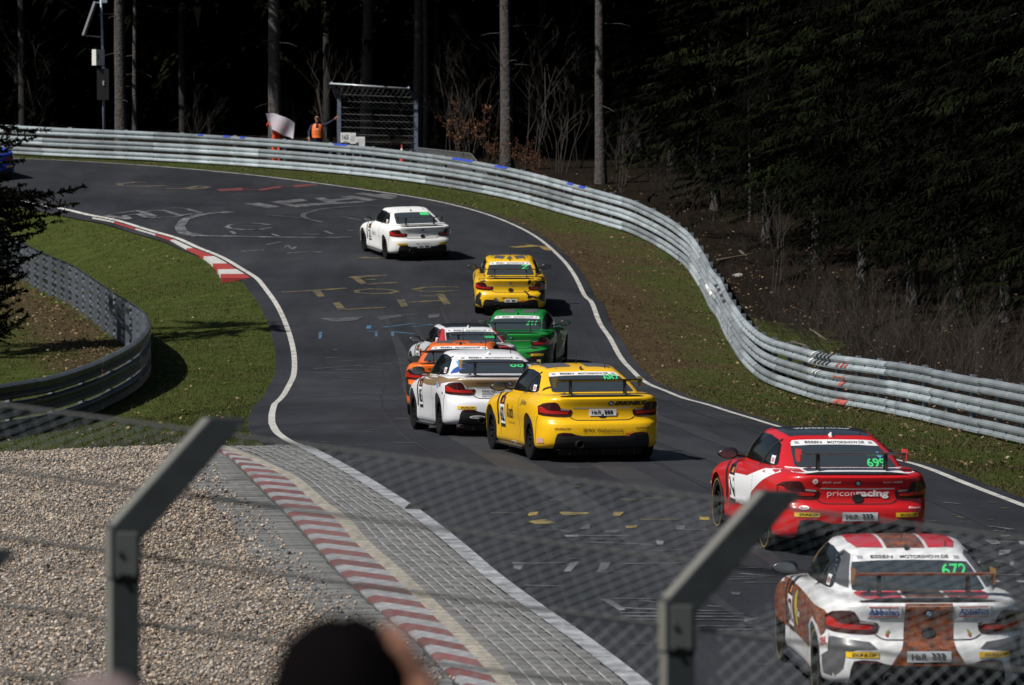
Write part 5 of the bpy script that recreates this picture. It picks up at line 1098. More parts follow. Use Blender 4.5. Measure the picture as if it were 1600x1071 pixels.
# ------------------------------------------------------------------ forest
M_bark = mat('spruce_bark', (0.075, 0.067, 0.063), 0.95, noise=(7, (0.024, 0.021, 0.02), 0.9, 8), bump=(11, 1.0, 0.05))
M_twig = mat('bare_twig', (0.034, 0.027, 0.022), 0.9, rand=0.25); M_twigp = mat('pale_twig', (0.11, 0.088, 0.066), 0.9)
M_needle = mat('spruce_needles', (1, 1, 1), 0.9, attr='tint', spec=0.05, rand=0.55); M_beech = mat('beech_leaves', (1, 1, 1), 0.8, attr='tint', transl=0.2)
def trunk_mesh(h, r, seed, stubs=14, lean=0.0, nr=22):
    rnd = random.Random(seed); m_ = MB(); n = 16; V = []; ang = [rnd.uniform(-.06, .06) for _ in range(n)]
    for i in range(nr):
        t = i / (nr - 1); z = h * t ** 1.25 - .4; rr = r * (1 - .72 * t) * (1 + .25 * math.exp(-max(z, 0) / .5)); cx = lean * z + .05 * math.sin(z * .35 + seed); cy = .04 * math.cos(z * .3 + seed * 2)
        for k in range(n):
            a = 2 * math.pi * k / n; q = rr * (1 + ang[k] + rnd.uniform(-.03, .03)); V.append((cx + q * math.cos(a), cy + q * math.sin(a), z))
    m_.add(V, [(i * n + k, i * n + (k + 1) % n, (i + 1) * n + (k + 1) % n, (i + 1) * n + k) for i in range(nr - 1) for k in range(n)])
    for _ in range(stubs):
        z = rnd.uniform(1.2, 9); a = rnd.uniform(0, 6.28); l = rnd.uniform(.25, 1.1) * (1.3 if z > 4 else .8); d = Vector((math.cos(a), math.sin(a), rnd.uniform(-.25, .1))); b0 = Vector((lean * z, 0, z)) + d * r * .7
        m_.tube([b0, b0 + d * l * .6, b0 + d * l + Vector((0, 0, -.08 * l))], [.016, .011, .004], 4, False)
    return m_.mesh('trunk', M_bark, smooth=True)
def spruce_cards(seed, z0, z1, r0, r1, n_br, per, size, dark=1.0):
    """drooping branches hung with needle sprays; returns verts, tris, colours"""
    rs = np.random.RandomState(seed); V = []; Cc = []
    z = z0 + (z1 - z0) * rs.rand(n_br) ** 1.1; t = (z - z0) / (z1 - z0); L = (r0 + (r1 - r0) * t) * (0.7 + 0.5 * rs.rand(n_br)); A = rs.rand(n_br) * 6.283; L = L * np.where(rs.rand(n_br) < .15, 1.35, 1.0)
    for i in range(n_br):
        s = (np.arange(per) + rs.rand(per)) / per; s = s ** 0.8; rad = s * L[i]; droop = -0.28 * rad - 0.06 * rad ** 2 + 0.22 * np.maximum(s - .75, 0) * L[i]
        side = (rs.rand(per) - .5) * L[i] * .45 * np.sin(np.pi * np.clip(s, .1, .95))
        ca, sa = math.cos(A[i]), math.sin(A[i]); c = np.stack([rad * ca - side * sa, rad * sa + side * ca, z[i] + droop - np.abs(side) * .25], 1)
        l = size * (0.6 + 0.9 * rs.rand(per)); da = A[i] + np.sign(side) * (0.5 + .5 * rs.rand(per)); d = np.stack([np.cos(da) * l, np.sin(da) * l, -l * (0.25 + .9 * rs.rand(per))], 1); w = np.stack([-np.sin(da), np.cos(da), (rs.rand(per) - .5) * .6], 1) * (l * .16)[:, None]
        V.append(np.stack([c - w, c + w, c + d], 1)); g = np.array([(0.024, 0.032, 0.010)]) * (0.45 + 0.9 * rs.rand(per, 1)) * dark * (0.25 + 2.2 * rs.rand() ** 2.5); Cc.append(np.repeat(g, 3, 0))
    V = np.concatenate(V).reshape(-1, 3); return V, np.arange(len(V)).reshape(-1, 3), np.concatenate(Cc)
def crown_of(*a):
    v, t_, c = spruce_cards(*a); return big('crown', v, t_, M_needle, c)
cr_high = [crown_of(31 + i, 11.5, 26, 4.4, .4, 170, 60, .6, .35) for i in range(2)]
cr_low = [crown_of(51 + i, 2.2, 19, 2.9, .25, 330, 120, .17, .15) for i in range(3)]
def tree(name, label, x, y, r, h, crown, seed, group, lean=0.0, stubs=14):
    o = empty(name, (x, y, gz(x, y))); tag(o, label, 'tree', group); link('trunk', trunk_mesh(h, r, seed, stubs, lean), o)
    c = link('crown', crown, o); c.rotation_euler = (0, 0, seed * 1.7); c.scale = (1, 1, h / (25 if crown in cr_high else 19)); return o
def xy(px, Y): return (px - 800) / 8000 * Y, Y
G_T = 'spruce trunks along the forest edge'
BIG = [(190, 183, .245, 'thick straight spruce trunk beside the pole with the solar panel', 0.0), (433, 182, .255, 'spruce trunk rising behind the waving flag', -.012), (575, 190, .225, 'spruce trunk seen through the tall debris fence', 0.0),
       (652, 187, .19, 'spruce trunk touching the debris fence post, first of a close pair', 0.0), (664, 189, .125, 'thin spruce trunk, second of the close pair by the debris fence', 0.0), (790, 178, .245, 'spruce trunk standing above the brown beech leaves', .004), (938, 171, .195, 'slim spruce trunk where the guard rail starts to drop', .004)]
for i, (px, Y, r, lb, ln) in enumerate(BIG): tree('spruce_tree', lb, *xy(px, Y), r, 25 + i % 3, cr_high[i % 2], 3 + i, G_T, ln)
SM = [(213, 196, .10, 'dim spruce trunk half hidden to the right of the thick trunk by the pole'), (1092, 188, .13, 'dark spruce trunk at the top where the forest thickens'), (1285, 168, .11, 'short pale stretch of trunk deep among the spruces'), (1400, 172, .15, 'broken grey trunk patch in the densest shade'), (1170, 160, .05, 'thin grey sapling trunk above the bend of the guard rail'), (720, 207, .11, 'shadowed trunk behind the bare thicket beside the fence')]
for i, (px, Y, r, lb) in enumerate(SM): tree('spruce_tree', lb, *xy(px, Y), r, 21 + i % 4, cr_high[i % 2], 23 + i, G_T)
LOWT = [(1120, 163, 17), (1200, 153, 18), (1275, 147, 19), (1345, 140, 18), (1425, 135, 20), (1500, 130, 18), (1575, 126, 20), (1645, 120, 19), (1540, 146, 20), (1240, 168, 19), (1385, 156, 20), (1050, 176, 16), (1000, 185, 17), (1470, 158, 20), (1720, 114, 19), (1790, 126, 20), (1160, 176, 18), (1310, 165, 20)]
LB = ['drooping dark green spruce nearest the sweeping rail', 'dark spruce above the S-bend of the guard rail', 'dense spruce in the middle of the black forest wall', 'low-branched spruce over the brown thicket', 'tall spruce with hanging boughs over the grey thicket', 'spruce with mossy boughs right of the grey thicket', 'spruce at the right end of the forest wall', 'spruce cut by the right edge of the picture', 'spruce behind the boughs above the low dark thicket', 'deep dark spruce behind the S-bend spruces',
      'spruce in the shade behind the tallest hanging boughs', 'dim spruce just right of the slim bare trunk', 'dim spruce partly behind the slim bare trunk', 'spruce at the back of the forest above the grey thicket', 'spruce beyond the right edge, nearest the straight rail', 'spruce beyond the right edge, deeper in the wood', 'narrow dark spruce between the slim trunk and the bend', 'spruce in the black centre of the wood']
for i, (px, Y, h) in enumerate(LOWT): tree('drooping_spruce', LB[i], *xy(px, Y), .16, h, cr_low[i % 3], 61 + i, 'drooping spruces of the forest wall', 0, 6)

# the wood behind, one dark mass: trunks, dead lower boughs and a closed canopy
rs = np.random.RandomState(5); V = []; T = []; Cc = []; nv = 0
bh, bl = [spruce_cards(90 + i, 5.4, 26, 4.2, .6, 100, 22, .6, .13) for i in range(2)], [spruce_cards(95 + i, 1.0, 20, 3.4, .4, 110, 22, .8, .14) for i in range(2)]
spots = []
for k in range(900):
    px = rs.uniform(-900, 2300); Y = rs.uniform(150, 262); x, y = (px - 800) / 8000 * Y, Y
    sr1 = signed(SR, np.array([x]), np.array([y]))[0]
    if sr1 < 17: continue
    if any((x - a) ** 2 + (y - b) ** 2 < 9 for a, b in spots): continue
    spots.append((x, y))
for k in range(200):
    Y = rs.uniform(70, 150); x = Y * 0.1 + rs.uniform(6, 40); y = Y
    if signed(SR, np.array([x]), np.array([y]))[0] < 10 or any((x - a) ** 2 + (y - b) ** 2 < 9 for a, b in spots): continue
    spots.append((x, y))
for k, (x, y) in enumerate(spots):
    srd = signed(SR, np.array([x]), np.array([y]))[0]
    v, t, c = (bl if (srd > 22 or (x > 25 and rs.rand() < .6)) else bh)[k % 2]; a = rs.rand() * 6.28; s = .85 + .3 * rs.rand()
    v2 = np.stack([(v[:, 0] * math.cos(a) - v[:, 1] * math.sin(a)) * s + x, (v[:, 0] * math.sin(a) + v[:, 1] * math.cos(a)) * s + y, v[:, 2] * s + gz(x, y)], 1)
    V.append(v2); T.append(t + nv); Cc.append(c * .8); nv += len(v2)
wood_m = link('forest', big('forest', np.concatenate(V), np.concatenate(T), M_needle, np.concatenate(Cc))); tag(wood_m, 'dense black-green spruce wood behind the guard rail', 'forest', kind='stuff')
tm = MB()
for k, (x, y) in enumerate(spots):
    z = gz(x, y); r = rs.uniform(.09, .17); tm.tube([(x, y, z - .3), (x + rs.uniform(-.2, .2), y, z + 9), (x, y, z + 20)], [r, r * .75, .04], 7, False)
tmo = tm.build('forest_trunks', mat('bark_shade_toned', (.020, .019, .016), .95, noise=(7, (.008, .008, .007), .9, 6)), smooth=True); tag(tmo, 'dim trunks of the wood lost in the shade', 'forest', kind='stuff')  # bark colour darkened: the shade of the wood is put into the material

# bare thickets, beech saplings with old brown leaves
def shrub_mesh(seed, h, n_st, spread, lvl=3, r0=.012, leaves=0, mats=None):
    rnd = random.Random(seed); m_ = MB(); tips = []
    def grow(p, d, l, r, k):
        q = p + d * l * .5 + Vector((rnd.uniform(-1, 1), rnd.uniform(-1, 1), 0)) * l * .06; e = p + d * l + Vector((rnd.uniform(-1, 1), rnd.uniform(-1, 1), rnd.uniform(-.4, .4))) * l * .12
        m_.tube([p, q, e], [r, r * .8, r * .55], 3, False); tips.append((q, d)); tips.append((e, d))
        if k == 0: return
        for _ in range(rnd.randint(2, 4)):
            f = rnd.uniform(.35, 1.0); b = p + (e - p) * f; nd = (d + Vector((rnd.uniform(-1, 1), rnd.uniform(-1, 1), rnd.uniform(-.35, .7))) * .75).normalized(); grow(b, nd, l * rnd.uniform(.4, .68), r * .5, k - 1)
    for _ in range(n_st):
        a = rnd.uniform(0, 6.28); grow(Vector((math.cos(a) * spread * rnd.random() * .4, math.sin(a) * spread * rnd.random() * .4, -.05)), Vector((math.cos(a) * spread * .35 * rnd.random(), math.sin(a) * spread * .35 * rnd.random(), 1)).normalized(), h * rnd.uniform(.45, .7), r0 * rnd.uniform(.7, 1.2), lvl)
    me = m_.mesh('branches', mats or M_twig); lf = None
    if leaves:
        P = np.array([t[0][:] for t in tips]); idx = np.random.RandomState(seed).randint(0, len(P), leaves); r2 = np.random.RandomState(seed + 1); c = P[idx] + (r2.rand(leaves, 3) - .5) * .16; l = .035 + .03 * r2.rand(leaves, 1); a = r2.randn(leaves, 3); a /= np.linalg.norm(a, axis=1)[:, None]; b = np.cross(a, r2.randn(leaves, 3)); b /= np.linalg.norm(b, axis=1)[:, None] + 1e-6
        Q = np.stack([c - a * l, c - b * l * .6, c + a * l, c + b * l * .6], 1).reshape(-1, 3); col = np.array([(0.11, 0.042, 0.016), (0.07, 0.027, 0.012), (0.15, 0.07, 0.028)])[r2.randint(0, 3, leaves)] * (.6 + .6 * r2.rand(leaves, 1)); lf = big('leaves', Q, np.arange(4 * leaves).reshape(-1, 4), M_beech, np.repeat(col, 4, 0))
    return me, lf
SHR = [shrub_mesh(100 + i, 2.6, 7, .9) for i in range(3)]; SHT = [shrub_mesh(120 + i, 4.6, 4, .7, 3, .02) for i in range(2)]; THK = [shrub_mesh(140 + i, 1.15, 22, 2.9, 3, .006, 0, mat('bramble_twig', (.027, .020, .0145), .9, rand=.3)) for i in range(2)]; BEE = [shrub_mesh(160 + i, 2.6, 5, .8, 3, .012, 620) for i in range(2)]
def shrub(name, label, px, Y, me, sc, group, rz, sc_z=1.0):
    x, y = xy(px, Y); o = empty(name, (x, y, gz(x, y)), rz); o.scale = (sc, sc, sc * sc_z); tag(o, label, 'shrub', group); link('branches', me[0], o)
    if me[1]: link('leaves', me[1], o)
    return o
GS = 'leafless shrubs behind the guard rail'
for i, (px, Y, m_, sc, lb) in enumerate([(318, 184, SHR[0], 1.0, 'bare twiggy shrub between the pole and the flag marshal'), (55, 186, SHT[0], .9, 'forked pale sapling at the far left behind the rail'), (525, 181, SHT[1], .95, 'thin crooked sapling behind the pointing marshal'), (462, 187, SHR[2], .9, 'sparse shrub in the dark between the two marshals'),
        (700, 182, SHT[1], 1.0, 'tall bare sapling just right of the debris fence'), (735, 180, SHR[1], 1.25, 'tangled bare shrub left of the brown beech leaves'), (760, 183, SHT[0], 1.05, 'tall leafless bush left of the lone spruce trunk'), (830, 178, SHT[0], 1.15, 'spreading leafless bush between the lone spruce and the slim one'), (870, 176, SHR[0], 1.3, 'tangle of bare twigs left of the slim spruce'), (900, 179, SHT[1], 1.0, 'tall bare bush close to the slim spruce'),
        (965, 168, SHR[2], 1.0, 'low bare shrub right of the slim spruce trunk'), (1030, 163, SHR[1], 1.0, 'bare shrub above the start of the rail descent'), (1075, 158, SHR[0], .9, 'scrubby shrub over the steep part of the rail'), (1210, 139, SHT[1], .7, 'crooked grey sapling above the S-bend of the rail'), (1180, 141, SHR[2], .8, 'dry scrub beside the leaf-strewn bank')]): shrub('bare_shrub', lb, px, Y, m_, sc, GS, i * 1.3)
GK = 'thickets behind the straight guard rail'
for i, (px, Y, sc, lb) in enumerate([(1262, 124, 1.15, 'brown bramble mound at the left end of the thicket'), (1315, 121, 1.35, 'brown bramble mound behind the red paint marks on the rail'), (1370, 117, 1.5, 'dense grey-brown thicket behind the middle of the straight rail'), (1425, 114, 1.6, 'tall grey thicket with fine upright twigs'), (1480, 111, 1.45, 'grey thicket thinning out towards the right'), (1535, 108, 1.2, 'low dark thicket near the right edge'), (1590, 104, 1.1, 'dark scrub cut by the right edge'), (1400, 124, 1.7, 'taller bush standing behind the grey thicket'), (1340, 130, 1.5, 'bush in the shade behind the bramble mound'), (1230, 131, 1.0, 'low dry scrub on the leaf-strewn bank'), (1500, 121, 1.6, 'bush in the shade behind the thinning thicket'), (1570, 116, 1.4, 'bush under the hanging boughs at the right')]): shrub('thicket', lb, px, Y, THK[i % 2], sc, GK, i * 2.1, 1.05)
GB_ = 'beech saplings with old leaves'
for i, (px, Y, sc, lb) in enumerate([(772, 172, .62, 'young beech with rusty leaves left of the lone spruce'), (815, 171, .55, 'young beech with rusty leaves at the foot of the lone spruce'), (727, 177, .9, 'beech sapling holding dim brown leaves beside the bare shrub'), (842, 170, .45, 'small beech with rusty leaves low behind the rail')]): shrub('beech_sapling', lb, px, Y, BEE[i % 2], sc, GB_, i * 1.9)
UG = [shrub_mesh(180 + i, .8, 5, 1.6, 2, .006) for i in range(3)]; rs = np.random.RandomState(8); V = []; F4 = []; nv = 0
for k in range(1500):
    px = rs.uniform(640, 1640); Y = rs.uniform(96, 196); x, y = (px - 800) / 8000 * Y, Y; sq = signed(SR, np.array([x]), np.array([y]))[0]
    if sq < .5 or sq > 16 or rs.rand() > (1.0 if px > 950 else .35): continue
    me = UG[k % 3][0]; v = np.array([q.co[:] for q in me.vertices]); f = np.array([p.vertices[:] for p in me.polygons]); a = rs.rand() * 6.28; s = rs.uniform(.4, 1.25); tl_ = rs.uniform(-.5, .5)
    v = np.stack([v[:, 0] + v[:, 2] * tl_, v[:, 1], v[:, 2] * rs.uniform(.5, 1)], 1) * s; V.append(np.stack([v[:, 0] * math.cos(a) - v[:, 1] * math.sin(a) + x, v[:, 0] * math.sin(a) + v[:, 1] * math.cos(a) + y, v[:, 2] + gz(x, y)], 1)); F4.append(f + nv); nv += len(v)
o = link('undergrowth', big('undergrowth', np.concatenate(V), np.concatenate(F4), mat('undergrowth_twig', (.026, .019, .014), .9))); tag(o, 'tangle of dark twigs covering the forest floor behind the rail', 'undergrowth', kind='stuff')
def dead_branch(lb, P, r):
    m_ = MB(); Q = [gpix(px, py) if Y is None else at(px, py, Y) for px, py, Y in P]; m_.tube(Q, [r, r * .8, r * .5][:len(Q)] if len(Q) <= 3 else [r * (1 - .6 * i / (len(Q) - 1)) for i in range(len(Q))], 5); o = m_.build('dead_branch', M_twigp, smooth=True); tag(o, lb, 'branch', 'fallen branches behind the rail')
dead_branch('bare fallen branch leaning over the brown brambles', [(1266, 515, 118), (1280, 524, 117.5), (1292, 532, 117)], .03); dead_branch('bent dead branch just above the rail', [(1236, 534, 115), (1258, 540, 114.5), (1268, 550, 114)], .025)
dead_branch('long dead branch lying on the bank', [(1120, 407, 146), (1160, 400, 147), (1196, 392, 148)], .03); dead_branch('pale broken stick on the bank', [(1155, 392, 148), (1166, 400, 147)], .04)
def mound(name, lb, px, py, Y, s):
    bmm = bmesh.new(); bmesh.ops.create_icosphere(bmm, subdivisions=2, radius=1); rr = random.Random(int(px))
    for v in bmm.verts: v.co = Vector((v.co.x * s * 1.3, v.co.y * s, v.co.z * s * .7)) * rr.uniform(.8, 1.15)
    me = bpy.data.meshes.new(name); bmm.to_mesh(me); bmm.free(); me.materials.append(mat('pale_stone', (.35, .33, .30), .9)); o = link(name, me, None, at(px, py, Y)); tag(o, lb, 'stone')
q = gpix(1153, 432); mound('stone', 'pale stone lying on the bank behind the rail bend', 1153, 432, q.y, .13)

# dark young spruce at the left edge, its boughs reaching over the picture
def near_spruce():
    x, y = xy(-62, 119.0); o = empty('young_spruce', (x, y, gz(x, y))); tag(o, 'dark spruce boughs reaching in from the left edge over the grass', 'tree')
    m_ = MB(); m_.tube([(0, 0, -.3), (0, 0, 3), (0.05, 0, 9)], [.13, .10, .03], 8); m_.build('trunk', M_bark, o, smooth=True)
    rnd = random.Random(4); br = MB(); VV = []; CCc = []
    tips = [(132, 292), (122, 318), (108, 330), (78, 203), (58, 214), (100, 345), (66, 395), (40, 430), (38, 250), (30, 470), (44, 455), (20, 505), (70, 360), (52, 300), (60, 330), (30, 225), (20, 330), (20, 400), (85, 300), (15, 280), (36, 372), (40, 385), (62, 345), (-20, 500), (-30, 260), (-10, 350), (5, 440), (48, 318), (20, 362)]
    T_ = [(a, b, None) for a, b in tips] + [(-62 + rnd.uniform(-190, 30), rnd.uniform(-150, 520), 1) for _ in range(60)] + [(rnd.uniform(-70, 48), rnd.uniform(285, 500), 1) for _ in range(38)]
    org = Vector((x, y, gz(x, y)))
    for a, b, far in T_:
        yy_ = 119 + rnd.uniform(-1.2, 1.2) * (2.2 if far else .8); tip = at(a, b, yy_) - org; root = Vector((0, 0, tip.z - rnd.uniform(-.35, .45) * tip.xy.length * .6)); mid = (root + tip) / 2 + Vector((0, 0, -.14 * tip.xy.length))
        pts = [root * (1 - t) ** 2 + mid * 2 * t * (1 - t) + tip * t * t for t in np.linspace(0, 1, 9)]; br.tube(pts, [.02 - .0018 * k for k in range(9)], 4, False)
        ln = (tip - root).length
        for k in range(int(ln / .030)):
            t = .2 + .8 * rnd.random(); p = root * (1 - t) ** 2 + mid * 2 * t * (1 - t) + tip * t * t; d = ((tip - mid) * t + (mid - root) * (1 - t)).normalized()
            sd = Vector((rnd.uniform(-1, 1), rnd.uniform(-1, 1), rnd.uniform(-.6, .5))).normalized(); tl = ln * .28 * (1.08 - t) * rnd.uniform(.3, 1); td = (d * .8 + sd * .8).normalized()
            for j in range(max(2, int(tl / .03))):
                c = p + td * (tl * j / max(1, int(tl / .03))); c += Vector((0, 0, -.10 * (c - p).length))
                for _ in range(4):
                    nd = (td * .7 + Vector((rnd.uniform(-1, 1), rnd.uniform(-1, 1), rnd.uniform(-.7, 1))) * .8).normalized() * rnd.uniform(.045, .085); w = nd.orthogonal().normalized() * .016
                    VV += [c - w, c + w, c + nd]; g = rnd.uniform(.25, .8); CCc += [(.012 * g, .017 * g, .008 * g)] * 3
    br.build('boughs', mat('bough_bark', (.02, .017, .015), .9), o)
    V = np.array([v[:] for v in VV]); link('needles', big('needles', V, np.arange(len(V)).reshape(-1, 3), M_needle, np.array(CCc)), o)
near_spruce()
# ------------------------------------------------------------------ trackside furniture beyond the rail
M_galv = mat('galvanised_tube', (0.34, 0.39, 0.44), 0.45, 0.4, noise=(4, (0.2, 0.24, 0.28), .6)); M_wire = mat('fence_wire', (0.22, 0.23, 0.24), 0.5, 0.4); M_boxw = mat('box_white', (0.62, 0.61, 0.56), 0.5); M_solar = mat('solar_back', (0.10, 0.10, 0.13), 0.5); M_alu = mat('aluminium', (0.5, 0.51, 0.54), 0.4, 0.5)
def rel(o, px, py, Y): return at(px, py, Y) - o.location
# pole with solar panel
Y0 = 181.0; x, y = xy(164, Y0); pole = empty('signal_pole', (x, y, gz(x, y))); tag(pole, 'grey pole carrying a tilted solar panel and a white cabinet', 'pole')
m_ = MB(); m_.tube([Vector((0, 0, -.3)), rel(pole, 160, 60, Y0), rel(pole, 155.5, -60, Y0)], [.055, .05, .045], 12); m_.build('mast', M_galv, pole, smooth=True)
m_ = MB(); a, b_ = rel(pole, 149, 4, Y0), rel(pole, 131, 55, Y0); dd = Vector((.0, .42, 0)); nn = (b_ - a).cross(dd).normalized() * .025
m_.add([a - dd + nn, a + dd + nn, b_ + dd + nn, b_ - dd + nn, a - dd - nn, a + dd - nn, b_ + dd - nn, b_ - dd - nn], [(0, 1, 2, 3), (7, 6, 5, 4), (0, 4, 5, 1), (1, 5, 6, 2), (2, 6, 7, 3), (3, 7, 4, 0)]); sp_ = m_.build('solar_panel', M_solar, pole)
m_ = MB()
for s in (-1, 1): m_.bar(a + dd * s, b_ + dd * s, .07, .07)
m_.bar(a - dd, a + dd, .05, .06); m_.bar(b_ - dd, b_ + dd, .05, .06); m_.build('panel_frame', M_alu, sp_)
for q0, q1 in (((133, 56), (158, 58)), ((148, 4), (157, 5))): m_ = MB(); m_.tube([rel(pole, *q0, Y0), rel(pole, *q1, Y0)], .022, 6); m_.build('panel_arm', M_alu, pole)
m_ = MB(); c = rel(pole, 153.5, 90, Y0 - .15); m_.box(c, (.36, .26, .56), Matrix.Rotation(R(38), 3, 'Z')); cb = m_.build('cabinet', M_boxw, pole)
m_ = MB(); m_.box(c + Matrix.Rotation(R(38), 3, 'Z') @ Vector((-.10, -.135, .02)), (.06, .02, .18), Matrix.Rotation(R(38), 3, 'Z')); m_.build('cabinet_latch', mat('latch_green', (.03, .09, .05), .5), cb)
m_ = MB(); m_.box(rel(pole, 161, 132, Y0 - .1), (.42, .16, 1.1)); m_.build('black_display', mat('display_black', (.006, .006, .006), .5), pole); m_ = MB(); m_.box(rel(pole, 161.5, 106, Y0 - .1), (.09, .1, .06)); m_.box(rel(pole, 161.5, 130, Y0 - .2), (.05, .04, .16)); m_.build('clamp', M_alu, pole)
m_ = MB(); m_.box(rel(pole, 163, 2, Y0), (.20, .15, .12)); m_.build('sensor_head', M_galv, pole)

def zigzag(Pf, u0, u1, v0, v1, a, b, r, n=3):
    """chain-link: zigzag wires, Pf(u,v) -> point"""
    m_ = MB(); k0, k1 = int(u0 / a), int(u1 / a); J = int((v1 - v0) / b)
    for k in range(k0, k1 + 1):
        pts = []
        for j in range(J + 1):
            s = 1 if (j + k) % 2 else -1; pts.append(Pf((k + .5 * s) * a, v0 + j * b) + Vector((0, .003 * s, 0)))
        m_.tube(pts, r, n, False)
    return m_
# tall debris fence by the marshal post
Y0 = 180.5; x, y = xy(530, Y0); df = empty('debris_fence', (x, y, gz(x, y))); tag(df, 'tall galvanised debris fence with cranked posts behind the number boards', 'fence')
for px0, pxt, yt, yb in ((530, 517, 130, 152), (650, 637, 138, 155)):
    m_ = MB(); A_ = Vector((rel(df, px0, 240, Y0).x, 0, -.3)); B_ = rel(df, px0, yb, Y0); C_ = rel(df, pxt, yt, Y0 - .45); m_.bar(A_, B_, .13, .10, (0, 1, 0)); m_.bar(B_ + Vector((0, 0, -.02)), C_, .13, .10, (0, 1, 0)); m_.build('post', mat('post_slate', (.13, .16, .21), .5, .2), df)
m_ = MB(); m_.tube([rel(df, 517, 131, Y0 - .47), rel(df, 637, 139, Y0 - .47)], .035, 8); m_.build('top_rail', mat('pale_tube', (.5, .53, .56), .4, .4), df, smooth=True)
for v in (147.5, 158, 168, 178, 188, 199, 210, 221, 232):
    m_ = MB(); dv = (v - 140) * .03; m_.tube([rel(df, 524 if v < 150 else 529, v, Y0 - .06), rel(df, 644 if v < 150 else 650, v + 5 - dv, Y0 - .06)], .007, 5); m_.build('tension_wire', mat('wire_dim', (.13, .135, .14), .6, .2), df)
_a, _b = rel(df, 530, 240, Y0), rel(df, 650, 243, Y0); ux = (_b - _a)
zz = zigzag(lambda u, v: _a + ux * (u / ux.length) + Vector((0, 0, v)), .03, ux.length - .03, -.3, 2.0, .09, .075, .0042); zz.build('chain_link_mesh', M_wire, df)
zz = zigzag(lambda u, v: _a + ux * (u / ux.length) + Vector((-.29 * v, -.45 * v, 2.0 + .42 * v)), .03, ux.length - .03, 0, 1.0, .09, .16, .0042); zz.build('chain_link_overhang', M_wire, df)
# number boards
def board(lb, x0, x1, y0, y1, Y, txt=None, hatch=False):
    c = at((x0 + x1) / 2, (y0 + y1) / 2, Y); w, h = (x1 - x0) * Y / 8000, (y1 - y0) * Y / 8000; o = empty('number_board', (c.x, c.y, gz(c.x, c.y))); tag(o, lb, 'sign'); q = c - o.location; fz = q.z
    m_ = MB(); m_.box(q, (w, .02, h)); p = m_.build('panel', mat('board_white', (.75, .75, .74), .5), o); m_ = MB(); m_.tube([(0, .03, -.2), (0, .03, fz + h * .3)], .02, 6); m_.build('stake', M_galv, o)
    if txt:
        P, F_ = text_box(txt, 0, .03 * h, w * .62, h * .48, .02); me = mk('lettering', [q + Vector((a, -.014, b)) for a, b in P], F_, BLK); link('lettering', me, p)
        m_ = MB(); m_.box(q + Vector((0, -.013, -.40 * h)), (w * .4, .004, .03)); m_.build('small_print', mat('print_grey', (.3, .32, .35), .5), p)
    if hatch:
        for k in range(4):
            m_ = MB(); m_.bar(q + Vector((-.4 * w + k * .2 * w, -.013, -.3 * h)), q + Vector((-.22 * w + k * .2 * w, -.013, .3 * h)), .012, .004, (0, 1, 0)); m_.build('hatch_line', mat('print_pale_grey', (.4, .41, .42), .5), p)
board('white board reading 165 beside the pointing marshal', 532, 547.5, 207.5, 223, 178.6, '165'); board('narrow white board half hidden behind the 165 board', 547, 556, 208, 225, 179.0, None, True); board('low white hatched board right of the 165 board', 556, 570, 214, 229, 178.8, None, True)
x, y = xy(628, 178.6); cone = empty('traffic_cone', (x, y, gz(x, y))); tag(cone, 'red and white cone tip showing above the guard rail', 'cone'); zc = rel(cone, 628, 226, 178.6).z
m_ = MB(); m_.lathe([(.14, 0), (.14, .03), (.11, .04), (.018, zc)], 14); m_.build('cone_body', mat('cone_red', (.5, .05, .03), .6), cone, smooth=False); m_ = MB(); m_.lathe([(.047, zc * .75), (.038, zc * .82)], 14); m_.build('cone_band', WHT, cone)
# low net screen right of the debris fence
Y0 = 174.5; q = [at(652, 262, 178.5), at(762, 274, 174.5), at(742, 248, 175.5), at(735, 240, 175.7), at(652, 231, 178.5)]; x, y = q[0].x, q[0].y; net = empty('net_screen', (x, y, gz(x, y))); tag(net, 'low see-through grey screen right of the debris fence', 'screen')
nrm = (q[1] - q[0]).cross(Vector((0, 0, 1))).normalized() * .006; V = [p - net.location - nrm for p in q] + [p - net.location + nrm for p in q]; V[0].z = V[5].z = -.05
link('screen_panel', mk('screen_panel', V, [(0, 1, 2, 3, 4), (9, 8, 7, 6, 5)] + [(i, (i + 1) % 5, 5 + (i + 1) % 5, 5 + i) for i in range(5)], mat('smoky_screen', (.14, .15, .15), .3, alpha=.3)), net)
m_ = MB(); m_.tube([q[4] - net.location, q[3] - net.location, q[2] - net.location, q[1] - net.location], .012, 5); m_.build('screen_rim', M_wire, net)

